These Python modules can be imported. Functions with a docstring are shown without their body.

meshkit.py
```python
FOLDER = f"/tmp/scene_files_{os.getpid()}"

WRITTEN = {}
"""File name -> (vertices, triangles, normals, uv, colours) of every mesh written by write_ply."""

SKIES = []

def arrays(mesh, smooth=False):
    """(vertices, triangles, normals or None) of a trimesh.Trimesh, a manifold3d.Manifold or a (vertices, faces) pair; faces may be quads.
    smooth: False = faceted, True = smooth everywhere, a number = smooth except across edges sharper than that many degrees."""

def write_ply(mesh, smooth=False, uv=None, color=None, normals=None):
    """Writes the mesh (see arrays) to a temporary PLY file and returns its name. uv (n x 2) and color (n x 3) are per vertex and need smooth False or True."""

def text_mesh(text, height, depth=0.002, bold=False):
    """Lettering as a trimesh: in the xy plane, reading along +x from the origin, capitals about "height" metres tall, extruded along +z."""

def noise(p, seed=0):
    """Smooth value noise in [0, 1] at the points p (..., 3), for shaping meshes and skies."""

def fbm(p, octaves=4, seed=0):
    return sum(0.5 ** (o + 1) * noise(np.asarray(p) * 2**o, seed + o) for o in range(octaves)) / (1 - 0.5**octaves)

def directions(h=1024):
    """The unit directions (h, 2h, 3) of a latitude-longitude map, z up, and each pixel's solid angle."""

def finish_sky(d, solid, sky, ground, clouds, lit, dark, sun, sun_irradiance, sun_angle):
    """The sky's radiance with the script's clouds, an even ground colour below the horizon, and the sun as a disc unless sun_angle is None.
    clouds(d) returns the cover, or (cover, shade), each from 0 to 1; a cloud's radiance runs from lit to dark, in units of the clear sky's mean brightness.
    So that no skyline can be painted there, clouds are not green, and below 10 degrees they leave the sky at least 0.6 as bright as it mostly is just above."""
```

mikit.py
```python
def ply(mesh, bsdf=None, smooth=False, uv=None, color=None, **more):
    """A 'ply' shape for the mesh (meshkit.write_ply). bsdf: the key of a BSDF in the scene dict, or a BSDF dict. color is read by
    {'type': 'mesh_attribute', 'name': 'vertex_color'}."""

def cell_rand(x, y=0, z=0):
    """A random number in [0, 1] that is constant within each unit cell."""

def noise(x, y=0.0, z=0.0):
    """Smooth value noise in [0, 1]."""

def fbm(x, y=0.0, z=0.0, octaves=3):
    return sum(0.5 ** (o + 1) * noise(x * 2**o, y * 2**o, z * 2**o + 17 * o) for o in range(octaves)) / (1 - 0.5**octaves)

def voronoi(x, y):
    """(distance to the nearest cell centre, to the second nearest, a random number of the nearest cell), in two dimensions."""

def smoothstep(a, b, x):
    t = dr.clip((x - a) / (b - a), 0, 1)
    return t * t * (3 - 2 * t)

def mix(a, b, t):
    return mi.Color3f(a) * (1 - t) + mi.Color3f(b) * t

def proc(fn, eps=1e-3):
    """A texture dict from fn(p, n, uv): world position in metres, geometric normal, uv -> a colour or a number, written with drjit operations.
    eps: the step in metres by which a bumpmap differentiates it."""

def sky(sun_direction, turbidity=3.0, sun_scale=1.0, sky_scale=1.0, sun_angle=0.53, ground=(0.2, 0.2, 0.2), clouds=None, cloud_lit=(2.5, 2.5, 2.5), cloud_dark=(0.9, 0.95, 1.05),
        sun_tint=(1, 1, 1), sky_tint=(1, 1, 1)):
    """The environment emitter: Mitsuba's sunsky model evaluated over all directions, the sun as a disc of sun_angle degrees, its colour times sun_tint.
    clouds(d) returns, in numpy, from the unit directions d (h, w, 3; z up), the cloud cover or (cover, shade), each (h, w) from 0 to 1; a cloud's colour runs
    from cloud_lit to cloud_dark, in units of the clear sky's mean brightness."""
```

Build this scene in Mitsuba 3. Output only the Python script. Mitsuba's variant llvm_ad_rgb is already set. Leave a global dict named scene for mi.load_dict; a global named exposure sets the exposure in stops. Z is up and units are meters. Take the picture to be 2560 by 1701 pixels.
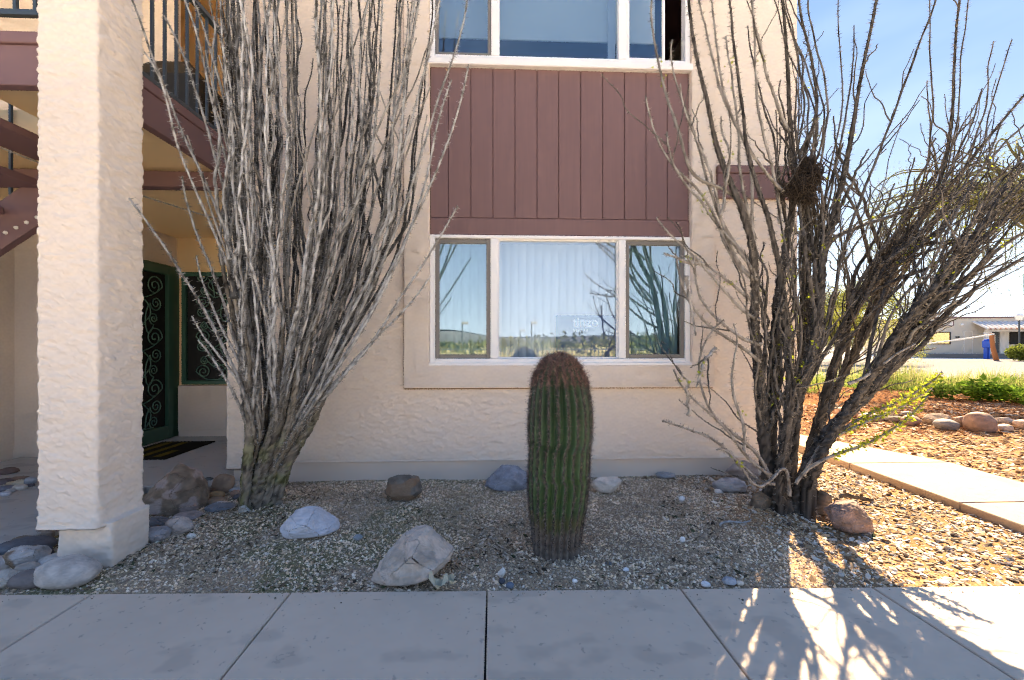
import math, random
import numpy as np, trimesh, manifold3d, shapely
import shapely.geometry as sg
import drjit as dr, mitsuba as mi
import mikit, meshkit

# ------------------------------------------------------------------ camera, sky, exposure
T = mi.ScalarTransform4f
PSI, F, H, HV = math.radians(2.45), 1100.0, 1.22, 858.0
scene, labels = {'type': 'scene'}, {}
scene['camera'] = {
    'type': 'perspective', 'fov_axis': 'x', 'fov': 2 * math.degrees(math.atan(1280 / F)),
    'near_clip': 0.05, 'far_clip': 9000.0, 'principal_point_offset_y': -(HV - 850.5) / 1701.0,
    'to_world': T().look_at(origin=[0, 0, H], target=[math.sin(PSI), math.cos(PSI), H], up=[0, 0, 1]),
}
AZ, EL = math.radians(40), math.radians(38)
SUN = [math.sin(AZ) * math.cos(EL), math.cos(AZ) * math.cos(EL), math.sin(EL)]


def sky_gradient(d):
    """an added gradient in place of the clear sky, evening out its light: pale at the horizon, deep blue overhead, a few wisps"""
    z = np.clip(d[..., 2], 0, 1)
    n = meshkit.fbm(d * np.array([2.2, 2.2, 7.0]) + 5.0, 5, seed=4)
    wisp = np.clip((n - 0.58) / 0.25, 0, 1) * 0.12 * np.clip(z * 4, 0, 1)
    return np.full(z.shape, 0.97), np.clip(1 - np.exp(-z / 0.24) - wisp, 0, 1)


scene['sky'] = mikit.sky(SUN, turbidity=2.6, sun_scale=0.82, sky_scale=1.0, ground=(0.25, 0.22, 0.19), clouds=sky_gradient,
                         cloud_lit=(0.70, 0.76, 0.80), cloud_dark=(0.048, 0.140, 0.345), sun_tint=(1.0, 0.94, 0.84))  # cloud colours act as an added blue sky, removing the glow around the sun
exposure = 4.82

# ------------------------------------------------------------------ helpers
rng = np.random.default_rng(11)


def ray(u, v):
    x, y, z = (u - 1280) / F, 1.0, -(v - HV) / F
    return np.array([x * math.cos(PSI) + y * math.sin(PSI), -x * math.sin(PSI) + y * math.cos(PSI), z])


def at(u, v, Y):
    q = ray(u, v)
    return q * Y / q[1] + [0, 0, H]


def onground(u, v, z=0.0):
    q = ray(u, v)
    return q * (z - H) / q[2] + [0, 0, H]


def xs(us, Y):
    return [float(at(u, HV, Y)[0]) for u in us]


def numbered(name):
    taken = lambda k: k in scene or k in labels or any(s.startswith(k + '__') for s in scene)
    if not taken(name):
        return name
    i = 1
    while taken(f'{name}_{i:03d}'):
        i += 1
    return f'{name}_{i:03d}'


def thing(name, label, cat, group=None, kind=None):
    key = numbered(name)
    labels[key] = {'label': label, 'category': cat}
    if group:
        labels[key]['group'] = group
    if kind:
        labels[key]['kind'] = kind
    return key


def part(parent, name, mesh, bsdf, smooth=False, color=None, label=None, kind=None):
    key = numbered(parent + '__' + name) if parent else name
    if isinstance(mesh, (list, tuple)) and isinstance(mesh[0], trimesh.Trimesh):
        mesh = trimesh.util.concatenate(list(mesh))
    scene[key] = mikit.ply(mesh, bsdf, smooth=smooth, color=color)
    if label or kind:
        d = labels.setdefault(key, {})
        if label:
            d['label'] = label
        if kind:
            d['kind'] = kind
    return key


def solo(name, mesh, bsdf, label, cat, smooth=False, color=None, group=None, kind=None):
    key = thing(name, label, cat, group, kind)
    if isinstance(mesh, (list, tuple)) and isinstance(mesh[0], trimesh.Trimesh):
        mesh = trimesh.util.concatenate(list(mesh))
    scene[key] = mikit.ply(mesh, bsdf, smooth=smooth, color=color)
    return key


def box(x0, x1, y0, y1, z0, z1, c=0.0):
    if c <= 0:
        b = trimesh.creation.box([x1 - x0, y1 - y0, z1 - z0])
        b.apply_translation([(x0 + x1) / 2, (y0 + y1) / 2, (z0 + z1) / 2])
        return b
    pts = []
    for sx in (0, 1):
        for sy in (0, 1):
            for sz in (0, 1):
                p = [(x0, x1)[sx], (y0, y1)[sy], (z0, z1)[sz]]
                q = [(1, -1)[sx] * c, (1, -1)[sy] * c, (1, -1)[sz] * c]
                for k in range(3):
                    r = [p[i] + (0 if i == k else q[i]) for i in range(3)]
                    pts.append(r)
    return trimesh.Trimesh(pts).convex_hull


def slab_poly(poly, z0, z1, c=0.006):
    """convex polygon (list of xy) as a slab with chamfered top edges"""
    inner = list(sg.Polygon(poly).buffer(-c, join_style='mitre').exterior.coords)[:-1]
    pts = [[x, y, z0] for x, y in poly] + [[x, y, z1 - c] for x, y in poly] + [[x, y, z1] for x, y in inner]
    return trimesh.Trimesh(pts).convex_hull


def wallpoly(poly, y0, y1):
    """a polygon drawn in (x, z), standing between y0 and y1"""
    m = trimesh.creation.extrude_polygon(poly, y1 - y0, engine='earcut')
    v = m.vertices.copy()
    m.vertices = np.stack([v[:, 0], y1 - v[:, 2], v[:, 1]], 1)
    return m


def beam(a, b, w, h):
    """a bar of width w and height h from a to b (vertical height direction)"""
    a, b = np.array(a, float), np.array(b, float)
    t = (b - a) / np.linalg.norm(b - a)
    s = np.cross(t, [0, 0, 1.0])
    if np.linalg.norm(s) < 1e-3:
        s = np.array([1.0, 0, 0])
    s /= np.linalg.norm(s)
    u = np.cross(s, t)
    pts = [p + i * s * w / 2 + j * u * h / 2 for p in (a, b) for i in (-1, 1) for j in (-1, 1)]
    return trimesh.Trimesh(pts).convex_hull


def resample(pts, n):
    """a smooth curve through the points, n samples evenly in length"""
    pts = np.asarray(pts, float)
    if len(pts) > 2:
        from scipy.interpolate import CubicSpline
        d = np.r_[0, np.cumsum(np.linalg.norm(np.diff(pts[:, :3], axis=0), axis=1))]
        pts = CubicSpline(d, pts)(np.linspace(0, d[-1], 8 * n))
    d = np.r_[0, np.cumsum(np.linalg.norm(np.diff(pts[:, :3], axis=0), axis=1))]
    t = np.linspace(0, d[-1], n)
    return np.stack([np.interp(t, d, pts[:, k]) for k in range(pts.shape[1])], 1)


def tube(pts, r, k=6, rough=0.0, seed=0):
    """a tube along the points with radii r; rough = relative unevenness of the skin"""
    pts = np.asarray(pts, float)
    n = len(pts)
    r = np.broadcast_to(np.asarray(r, float), n)
    tg = np.gradient(pts, axis=0)
    tg /= np.linalg.norm(tg, axis=1, keepdims=True) + 1e-12
    ref = np.array([0.31, 0.77, 0.12]) if abs(tg[0] @ [0.31, 0.77, 0.12]) < 0.8 else np.array([1.0, 0, 0])
    nn = np.zeros_like(pts)
    nn[0] = ref - tg[0] * (ref @ tg[0])
    for i in range(1, n):
        nn[i] = nn[i - 1] - tg[i] * (nn[i - 1] @ tg[i])
    nn /= np.linalg.norm(nn, axis=1, keepdims=True)
    bb = np.cross(tg, nn)
    a = np.arange(k) / k * 2 * math.pi
    ring = nn[:, None] * np.cos(a)[None, :, None] + bb[:, None] * np.sin(a)[None, :, None]
    rad = r[:, None] * np.ones((1, k))
    if rough:
        g = np.random.default_rng(seed)
        rad = rad * (1 + rough * g.normal(size=(n, k)) + rough * 0.8 * g.normal(size=(1, k)))
    v = (pts[:, None] + ring * rad[..., None]).reshape(-1, 3)
    i, j = np.meshgrid(np.arange(n - 1), np.arange(k), indexing='ij')
    a0, a1 = i * k + j, i * k + (j + 1) % k
    f = np.concatenate([np.stack([a0, a1, a1 + k], -1).reshape(-1, 3), np.stack([a0, a1 + k, a0 + k], -1).reshape(-1, 3)])
    v = np.vstack([v, pts[0], pts[-1]])
    b, e = n * k, n * k + 1
    jj = np.arange(k)
    f = np.vstack([f, np.stack([np.full(k, b), (jj + 1) % k, jj], 1), np.stack([np.full(k, e), (n - 1) * k + jj, (n - 1) * k + (jj + 1) % k], 1)])
    return trimesh.Trimesh(v, f, process=False)


def spikes(base, d, length, r):
    """many three-sided thorns in one mesh"""
    n = len(base)
    d = d / (np.linalg.norm(d, axis=1, keepdims=True) + 1e-9)
    a = np.cross(d, np.array([0.3, 0.5, 0.81]))
    a /= np.linalg.norm(a, axis=1, keepdims=True) + 1e-9
    b = np.cross(d, a)
    length, r = np.broadcast_to(length, n)[:, None], np.broadcast_to(r, n)[:, None]
    v = np.stack([base + r * (a * math.cos(t) + b * math.sin(t)) for t in (0, 2.09, 4.19)] + [base + d * length], 1).reshape(-1, 3)
    o = np.arange(n)[:, None] * 4
    f = np.concatenate([o + np.array([[0, 1, 3]]), o + np.array([[1, 2, 3]]), o + np.array([[2, 0, 3]])])
    return trimesh.Trimesh(v, f, process=False)


def leaves(c, along, across, L, W):
    """many small pointed leaves: a rhombus each, folded a little"""
    n = len(c)
    along = along / (np.linalg.norm(along, axis=1, keepdims=True) + 1e-9)
    across = across - along * (across * along).sum(1, keepdims=True)
    across = across / (np.linalg.norm(across, axis=1, keepdims=True) + 1e-9)
    nr = np.cross(along, across)
    L, W = np.broadcast_to(L, n)[:, None], np.broadcast_to(W, n)[:, None]
    v = np.stack([c, c + along * L * 0.5 + across * W * 0.5 + nr * W * 0.15, c + along * L, c + along * L * 0.5 - across * W * 0.5 + nr * W * 0.15], 1).reshape(-1, 3)
    o = np.arange(n)[:, None] * 4
    f = np.concatenate([o + np.array([[0, 1, 2]]), o + np.array([[0, 2, 3]])])
    return trimesh.Trimesh(v, f, process=False)


def unit(n, g=rng):
    v = g.normal(size=(n, 3))
    return v / np.linalg.norm(v, axis=1, keepdims=True)


def smooth01(a, b, x):
    t = np.clip((x - a) / (b - a), 0, 1)
    return t * t * (3 - 2 * t)


# ------------------------------------------------------------------ materials
def rgb(*c):
    return {'type': 'rgb', 'value': list(c)}


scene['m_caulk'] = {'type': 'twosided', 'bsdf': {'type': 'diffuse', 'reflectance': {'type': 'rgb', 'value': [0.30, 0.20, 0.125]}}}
VC = {'type': 'mesh_attribute', 'name': 'vertex_color'}


def two(b):
    return {'type': 'twosided', 'bsdf': b}


def pr(color, rough=0.6, spec=0.4, **k):
    return {'type': 'principled', 'base_color': color if isinstance(color, dict) else rgb(*color), 'roughness': rough, 'specular': spec, **k}


def bump(fn, scale, b, eps=1e-3):
    return two({'type': 'bumpmap', 'arbitrary': mikit.proc(fn, eps), 'scale': scale, 'bsdf': b})


N, FB, SS, MX = mikit.noise, mikit.fbm, mikit.smoothstep, mikit.mix


def stucco_h(p, n, uv):
    w = N(p.x * 14 + 3, p.y * 14, p.z * 14) * 1.1
    q = FB(p.x * 8.5 + w, p.y * 8.5, p.z * 14 + w * 0.8, 3)
    r = FB(p.x * 20 + 7 + w, p.y * 20, p.z * 34, 2)
    patch = SS(0.35, 0.65, FB(p.x * 1.7, p.y * 1.7, p.z * 1.7, 2))
    return (SS(0.49, 0.515, q) * 0.6 + SS(0.58, 0.60, q) * 0.5 + SS(0.58, 0.60, r) * 0.35) * (0.35 + 0.65 * patch) + q * 0.3 + N(p.x * 150, p.y * 150, p.z * 150) * 0.12


def stucco_c(p, n, uv):
    q = FB(p.x * 1.3, p.y * 1.3, p.z * 1.7, 3)
    streak = SS(0.60, 0.80, N(p.x * 9, p.y * 9, p.z * 0.7)) * SS(0.85, 0.55, p.z) * SS(0.35, 0.7, p.z)
    low = SS(0.45, 0.08, p.z + q * 0.15)
    c = MX(mi.Color3f(0.68, 0.60, 0.52), mi.Color3f(0.74, 0.65, 0.56), q)
    c = MX(c, mi.Color3f(0.52, 0.45, 0.38), dr.clip(streak * 0.55 + low * 0.18, 0, 1))
    return c * (0.95 + 0.08 * N(p.x * 60, p.y * 60, p.z * 60))


def concrete_c(p, n, uv):
    q = FB(p.x * 2.1, p.y * 2.1, 0.0, 4)
    r = FB(p.x * 17, p.y * 23, 3.0, 3)
    spot = SS(0.74, 0.86, FB(p.x * 38 + r * 2, p.y * 38, 5.0, 3)) + 0.5 * SS(0.60, 0.75, FB(p.x * 5, p.y * 7, 9.0, 4))
    c = MX(mi.Color3f(0.49, 0.405, 0.32), mi.Color3f(0.595, 0.495, 0.395), q * 0.7 + r * 0.3)
    return MX(c, mi.Color3f(0.20, 0.185, 0.165), dr.clip(spot, 0, 1) * 0.45)


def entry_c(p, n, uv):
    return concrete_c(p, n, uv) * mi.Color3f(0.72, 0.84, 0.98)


def path_c(p, n, uv):
    return concrete_c(p, n, uv) * mi.Color3f(0.56, 0.50, 0.45)


def concrete_h(p, n, uv):
    return N(p.x * 240, p.y * 40, p.z * 60) * 0.5 + N(p.x * 90, p.y * 90, 0.0) * 0.5


def soil_c(p, n, uv):
    q = FB(p.x * 1.1, p.y * 1.1, 0.0, 4)
    s = N(p.x * 130, p.y * 130, 0.0)
    right = SS(1.2, 2.4, p.x + (q - 0.5) * 0.8)
    c = MX(mi.Color3f(0.30, 0.23, 0.16), mi.Color3f(0.25, 0.15, 0.075), right)
    far = SS(5.6, 7.5, p.y + (q - 0.5) * 2)
    c = MX(c, mi.Color3f(0.20, 0.09, 0.04), far * SS(4.0, 5.0, p.x) * 0.8)
    moss = SS(0.50, 0.62, FB(p.x * 1.9 + 3, p.y * 1.9, 4.0, 3)) * SS(0.2, -0.8, p.x)
    c = MX(c, mi.Color3f(0.10, 0.12, 0.05), moss * 0.6)
    return c * (0.55 + 0.8 * s) * (0.8 + 0.4 * q)


def dirt_c(p, n, uv):
    q = FB(p.x * 0.15, p.y * 0.15, 0.0, 4)
    return MX(mi.Color3f(0.20, 0.18, 0.11), mi.Color3f(0.11, 0.12, 0.06), q) * (0.8 + 0.4 * N(p.x * 6, p.y * 6, 0.0))


def lot_c(p, n, uv):
    q = FB(p.x * 0.5, p.y * 0.5, 0.0, 4)
    return MX(mi.Color3f(0.44, 0.425, 0.39), mi.Color3f(0.55, 0.53, 0.49), q) * (0.9 + 0.2 * N(p.x * 40, p.y * 40, 0.0))  # paler than asphalt, raised to bounce more light onto the wall


def wood_c(p, n, uv):
    g = FB(p.x * 60, p.y * 60, p.z * 2.5, 2)
    q = N(p.x * 1.5, p.y * 1.5, p.z * 1.2)
    return MX(mi.Color3f(0.138, 0.083, 0.084), mi.Color3f(0.186, 0.113, 0.112), 0.5 * g + 0.5 * q)


def wood_h(p, n, uv):
    return FB(p.x * 110, p.y * 110, p.z * 3.5, 2)


def grain_h(p, n, uv):
    return N(p.x * 70, p.y * 70, p.z * 70) * 0.6 + N(p.x * 190, p.y * 190, p.z * 190) * 0.4


def bark_h(p, n, uv):
    return N(p.x * 120, p.y * 120, p.z * 30) * 0.7 + N(p.x * 260, p.y * 260, p.z * 110) * 0.4


scene['m_stucco'] = bump(stucco_h, 0.021, pr(mikit.proc(stucco_c), 0.9, 0.15), 2e-3)
scene['m_stucco_shape'] = bump(grain_h, 0.0006, pr(mikit.proc(stucco_c), 0.9, 0.15), 2e-3)
scene['m_bounce_soffit'] = bump(grain_h, 0.0006, pr((0.74, 0.56, 0.32), 0.9, 0.1), 2e-3)  # same stucco paint, with warm bounced light put into the colour
scene['m_concrete'] = bump(concrete_h, 0.0007, pr(mikit.proc(concrete_c), 0.85, 0.25), 1.5e-3)
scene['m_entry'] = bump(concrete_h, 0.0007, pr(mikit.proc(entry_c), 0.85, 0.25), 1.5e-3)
scene['m_path'] = bump(concrete_h, 0.0007, pr(mikit.proc(path_c), 0.85, 0.25), 1.5e-3)
scene['m_plinth'] = two(pr((0.68, 0.585, 0.50), 0.9, 0.15))
scene['m_soil'] = two(pr(mikit.proc(soil_c), 1.0, 0.0))
scene['m_dirt'] = two(pr(mikit.proc(dirt_c), 1.0, 0.0))
scene['m_lot'] = two(pr(mikit.proc(lot_c), 0.95, 0.1))
scene['m_pale_lot'] = two(pr((0.50, 0.47, 0.43), 0.95, 0.1))
scene['m_asphalt'] = two(pr((0.17, 0.16, 0.15), 0.95, 0.1))
scene['m_wood'] = bump(wood_h, 0.0012, pr(mikit.proc(wood_c), 0.6, 0.3), 2e-3)
scene['m_beam'] = two(pr((0.185, 0.108, 0.108), 0.6, 0.3))
scene['m_vinyl'] = two(pr((0.74, 0.74, 0.74), 0.35, 0.5))
scene['m_screen_frame'] = two(pr((0.16, 0.15, 0.14), 0.45, 0.5))
scene['m_iron'] = two(pr((0.035, 0.05, 0.065), 0.45, 0.5))
scene['m_door'] = two(pr((0.032, 0.095, 0.066), 0.40, 0.5))  # dark green-grey metal; part of the green is lens flare put into the colour
scene['m_scroll'] = two(pr((0.085, 0.17, 0.13), 0.40, 0.5))
scene['m_dark'] = two(pr((0.012, 0.013, 0.013), 0.6, 0.3))
scene['m_room'] = two(pr((0.05, 0.05, 0.055), 0.9, 0.1))
scene['m_blind'] = two(pr((0.86, 0.86, 0.84), 0.6, 0.3))
scene['m_shade'] = two(pr((0.82, 0.82, 0.78), 0.8, 0.2))
scene['m_glass'] = {'type': 'thindielectric', 'int_ior': 2.75, 'ext_ior': 1.0, 'specular_transmittance': rgb(0.74, 0.83, 0.92), 'specular_reflectance': rgb(0.90, 0.96, 1.0)}
scene['m_glass_side'] = {'type': 'thindielectric', 'int_ior': 2.9, 'ext_ior': 1.0, 'specular_transmittance': rgb(0.42, 0.62, 0.68), 'specular_reflectance': rgb(0.85, 0.95, 1.0)}
scene['m_glass_up'] = {'type': 'thindielectric', 'int_ior': 1.95, 'ext_ior': 1.0, 'specular_transmittance': rgb(0.44, 0.54, 0.64), 'specular_reflectance': rgb(0.85, 0.95, 1.0)}
scene['m_sign'] = two(pr((0.09, 0.16, 0.33), 0.5, 0.3))
scene['m_sign_text'] = two(pr((0.92, 0.93, 0.95), 0.5, 0.3))
scene['m_stone'] = bump(grain_h, 0.0016, pr(VC, 0.9, 0.2), 1.5e-3)
scene['m_cobble'] = bump(grain_h, 0.0005, pr(VC, 0.7, 0.3), 1.5e-3)
scene['m_gravel'] = two(pr(VC, 0.95, 0.1))
scene['m_bark'] = bump(bark_h, 0.0018, pr(VC, 0.9, 0.15), 1.5e-3)
scene['m_plain'] = two(pr(VC, 0.8, 0.2))
scene['m_leaf'] = {'type': 'principledthin', 'base_color': VC, 'roughness': 0.6, 'diff_trans': 0.9, 'eta': 1.4, 'spec_trans': 0.0}
scene['m_cactus'] = bump(grain_h, 0.0006, pr(VC, 0.55, 0.4), 1.5e-3)
scene['m_mat'] = two(pr((0.02, 0.018, 0.014), 1.0, 0.0))
scene['m_mat_gold'] = two(pr((0.11, 0.08, 0.015), 1.0, 0.0))
scene['m_shop_wall'] = two(pr((0.60, 0.55, 0.46), 0.9, 0.1))
scene['m_shop_white'] = two(pr((0.72, 0.70, 0.66), 0.8, 0.2))
scene['m_terracotta'] = two(pr((0.36, 0.14, 0.08), 0.8, 0.2))
scene['m_blue'] = two(pr((0.02, 0.09, 0.50), 0.5, 0.4))
scene['m_post_wood'] = two(pr((0.34, 0.14, 0.06), 0.8, 0.2))
scene['m_rope'] = two(pr((0.75, 0.73, 0.68), 0.9, 0.1))
scene['m_gold_glass'] = two({'type': 'roughconductor', 'material': 'none', 'specular_reflectance': rgb(0.85, 0.62, 0.30), 'alpha': 0.05})
scene['m_globe'] = two(pr((0.85, 0.85, 0.82), 0.3, 0.5))
scene['m_hill'] = two(pr((0.055, 0.065, 0.080), 1.0, 0.0))  # blue of distance haze put into the hill colour

WALL = 3.97      # the plane of the stucco front wall
FACE = 3.905      # the front of the raised stucco surround

#@SETTING
# ------------------------------------------------------------------ the setting
def sheet(x0, x1, y0, y1, nx, ny, fn):
    x, y = np.meshgrid(np.linspace(x0, x1, nx), np.linspace(y0, y1, ny))
    z = fn(x, y)
    i, j = np.meshgrid(np.arange(ny - 1), np.arange(nx - 1), indexing='ij')
    a = (i * nx + j).ravel()
    f = np.concatenate([np.stack([a, a + 1, a + nx + 1], 1), np.stack([a, a + nx + 1, a + nx], 1)])
    return trimesh.Trimesh(np.stack([x.ravel(), y.ravel(), z.ravel()], 1), f, process=False)


def bed_h(x, y):
    p = np.stack([np.asarray(x, float), np.asarray(y, float), np.zeros_like(np.asarray(x, float))], -1)
    h = (meshkit.fbm(p * 1.7, 4, 2) - 0.5) * 0.05 + (meshkit.noise(p * 30, 5) - 0.5) * 0.008
    m = 0.05 * np.exp(-((x + 1.7) ** 2 + (y - 3.3) ** 2) / 0.10) + 0.05 * np.exp(-((x - 2.05) ** 2 + (y - 3.1) ** 2) / 0.10)
    edge = smooth01(0, 0.22, y - (2.16 - 0.0285 * x))
    back = 0.10 * smooth01(5.0, 9.0, y) * smooth01(4.4, 6.0, x)
    return (h + m) * (0.25 + 0.75 * edge) - 0.006 + back


def far_h(x, y):
    return -0.035 - 0.012 * np.clip(-y - 3.0, 0, 45)


gx = np.unique(np.r_[np.linspace(-4000, -60, 12), np.linspace(-60, 60, 25), np.linspace(60, 4000, 12)])
gy = np.unique(np.r_[np.linspace(-4000, -60, 12), np.linspace(-60, 60, 25), np.linspace(60, 4000, 12)])
X, Y = np.meshgrid(gx, gy)
i, j = np.meshgrid(np.arange(len(gy) - 1), np.arange(len(gx) - 1), indexing='ij')
a = (i * len(gx) + j).ravel()
nx = len(gx)
g = trimesh.Trimesh(np.stack([X.ravel(), Y.ravel(), far_h(X, Y).ravel()], 1), np.concatenate([np.stack([a, a + 1, a + nx + 1], 1), np.stack([a, a + nx + 1, a + nx], 1)]), process=False)
solo('ground', g, 'm_dirt', 'dry tan desert ground spreading to the horizon', 'ground', kind='structure')
solo('parking_lot', sheet(-70, 70, -40, 0.55, 29, 28, lambda x, y: far_h(x, y) + 0.006), 'm_lot',
     'sunlit car park surface in front of the building, made pale to bounce light, seen mirrored in the lower window', 'car park', kind='structure')
solo('planting_bed', sheet(-2.95, 12.0, 2.05, 12.0, 500, 330, bed_h), 'm_soil', 'gravelly brown soil of the planting bed between sidewalk and building', 'planting bed', smooth=True, kind='structure')
solo('road', sheet(6, 90, 14.2, 33.5, 2, 2, lambda x, y: x * 0 - 0.029), 'm_asphalt', 'grey asphalt lane crossing behind the green weeds', 'road', kind='structure')
solo('far_lot', sheet(6, 160, 33.6, 220, 2, 2, lambda x, y: x * 0 - 0.025), 'm_pale_lot', 'bright pale concrete lot around the low shop building', 'lot', kind='structure')

# sidewalk: separate slabs with open joints; its far edge runs slightly askew
edge_y = lambda x: 2.160 - 0.0285 * x
side = thing('sidewalk', 'grey concrete sidewalk of square slabs along the bottom', 'sidewalk', kind='structure')
jx = [-1.940 + 0.955 * k for k in range(-4, 8)]
for x0, x1 in zip(jx[:-1], jx[1:]):
    a0, a1 = x0 + 0.004, x1 - 0.004
    part(side, 'slab', slab_poly([(a0, 0.62), (a1, 0.62), (a1, edge_y(a1)), (a0, edge_y(a0))], -0.06, 0.008 + 0.002 * math.sin(7 * x0), 0.005), 'm_concrete')
part(side, 'joint_filler', box(jx[0], jx[-1], 0.64, 2.05, -0.06, -0.012), 'm_dark')

walk = thing('garden_path', 'pale raised concrete path slabs with brown edge at the right', 'path', kind='structure')
pl = lambda y: 3.34 + 0.05 * (y - 2.2)
prr = lambda y: 4.33 + 0.055 * (y - 2.2) - 0.5 * max(0, y - 4.2) ** 1.4
ys = [2.12, 3.05, 4.10, 5.25]
for y0, y1 in zip(ys[:-1], ys[1:]):
    a0, a1 = y0 + 0.005, y1 - 0.005
    part(walk, 'slab', slab_poly([(pl(a0), a0), (prr(a0), a0), (prr(a1), a1), (pl(a1), a1)], -0.05, 0.062, 0.006), 'm_path')
part(walk, 'slab', slab_poly([(2.95, 5.26), (3.95, 5.26), (3.75, 5.95), (2.95, 5.95)], -0.05, 0.058, 0.006), 'm_path')

entry = thing('entry_slab', 'grey concrete floor of the recessed entry and the walk beside the pillar', 'floor', kind='structure')
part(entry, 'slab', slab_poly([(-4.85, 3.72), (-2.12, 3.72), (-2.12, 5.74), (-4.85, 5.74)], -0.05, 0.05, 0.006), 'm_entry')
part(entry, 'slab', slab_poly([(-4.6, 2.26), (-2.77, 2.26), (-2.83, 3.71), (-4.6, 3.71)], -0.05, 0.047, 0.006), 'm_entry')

#@BUILDING
# ------------------------------------------------------------------ the apartment building
B = thing('apartment_building', 'two-storey peach stucco apartment building with brown siding between its windows', 'building')
XL, XR, ZT = -2.105, 2.82, 5.55
ox0, ox1, oz0 = -0.565, 1.796, 1.02
front = sg.Polygon([(XL, 0.165), (XR, 0.165), (XR, ZT), (XL, ZT)]).difference(sg.box(ox0, oz0, ox1, 5.0))
part(B, 'wall_core', wallpoly(front, WALL + 0.004, WALL + 0.15), 'm_stucco')
part(B, 'side_wall', [box(XR - 0.15, XR, WALL + 0.152, 13, 0.0, ZT), box(-7.9, XR, 13, 13.15, 0, ZT)], 'm_stucco')
part(B, 'plinth', [box(XL, XR - 0.004, WALL + 0.016, WALL + 0.147, -0.08, 0.163)], 'm_plinth')
part(B, 'drip_edge', [box(XL + 0.002, XR, WALL - 0.011, WALL - 0.001, 0.160, 0.174, 0.004)], 'm_stucco_shape')
part(B, 'roof', [box(XL, XR + 0.25, WALL - 0.25, 13.4, ZT + 0.002, ZT + 0.2), box(-8.2, XL - 0.01, 2.2, 13.4, ZT + 0.002, ZT + 0.2)], 'm_beam')
# rooms behind the windows
part(B, 'room_wall', [box(-1.9, 2.6, 7.6, 7.7, 0.0, ZT - 0.01), box(-1.95, -1.9, 4.13, 7.6, 0.0, ZT - 0.01)], 'm_room')
part(B, 'room_floor', [box(-1.9, 2.6, 4.13, 7.6, 2.62, 2.88), box(-1.9, 2.6, 4.13, 7.6, -0.02, 0.03)], 'm_room')

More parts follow.
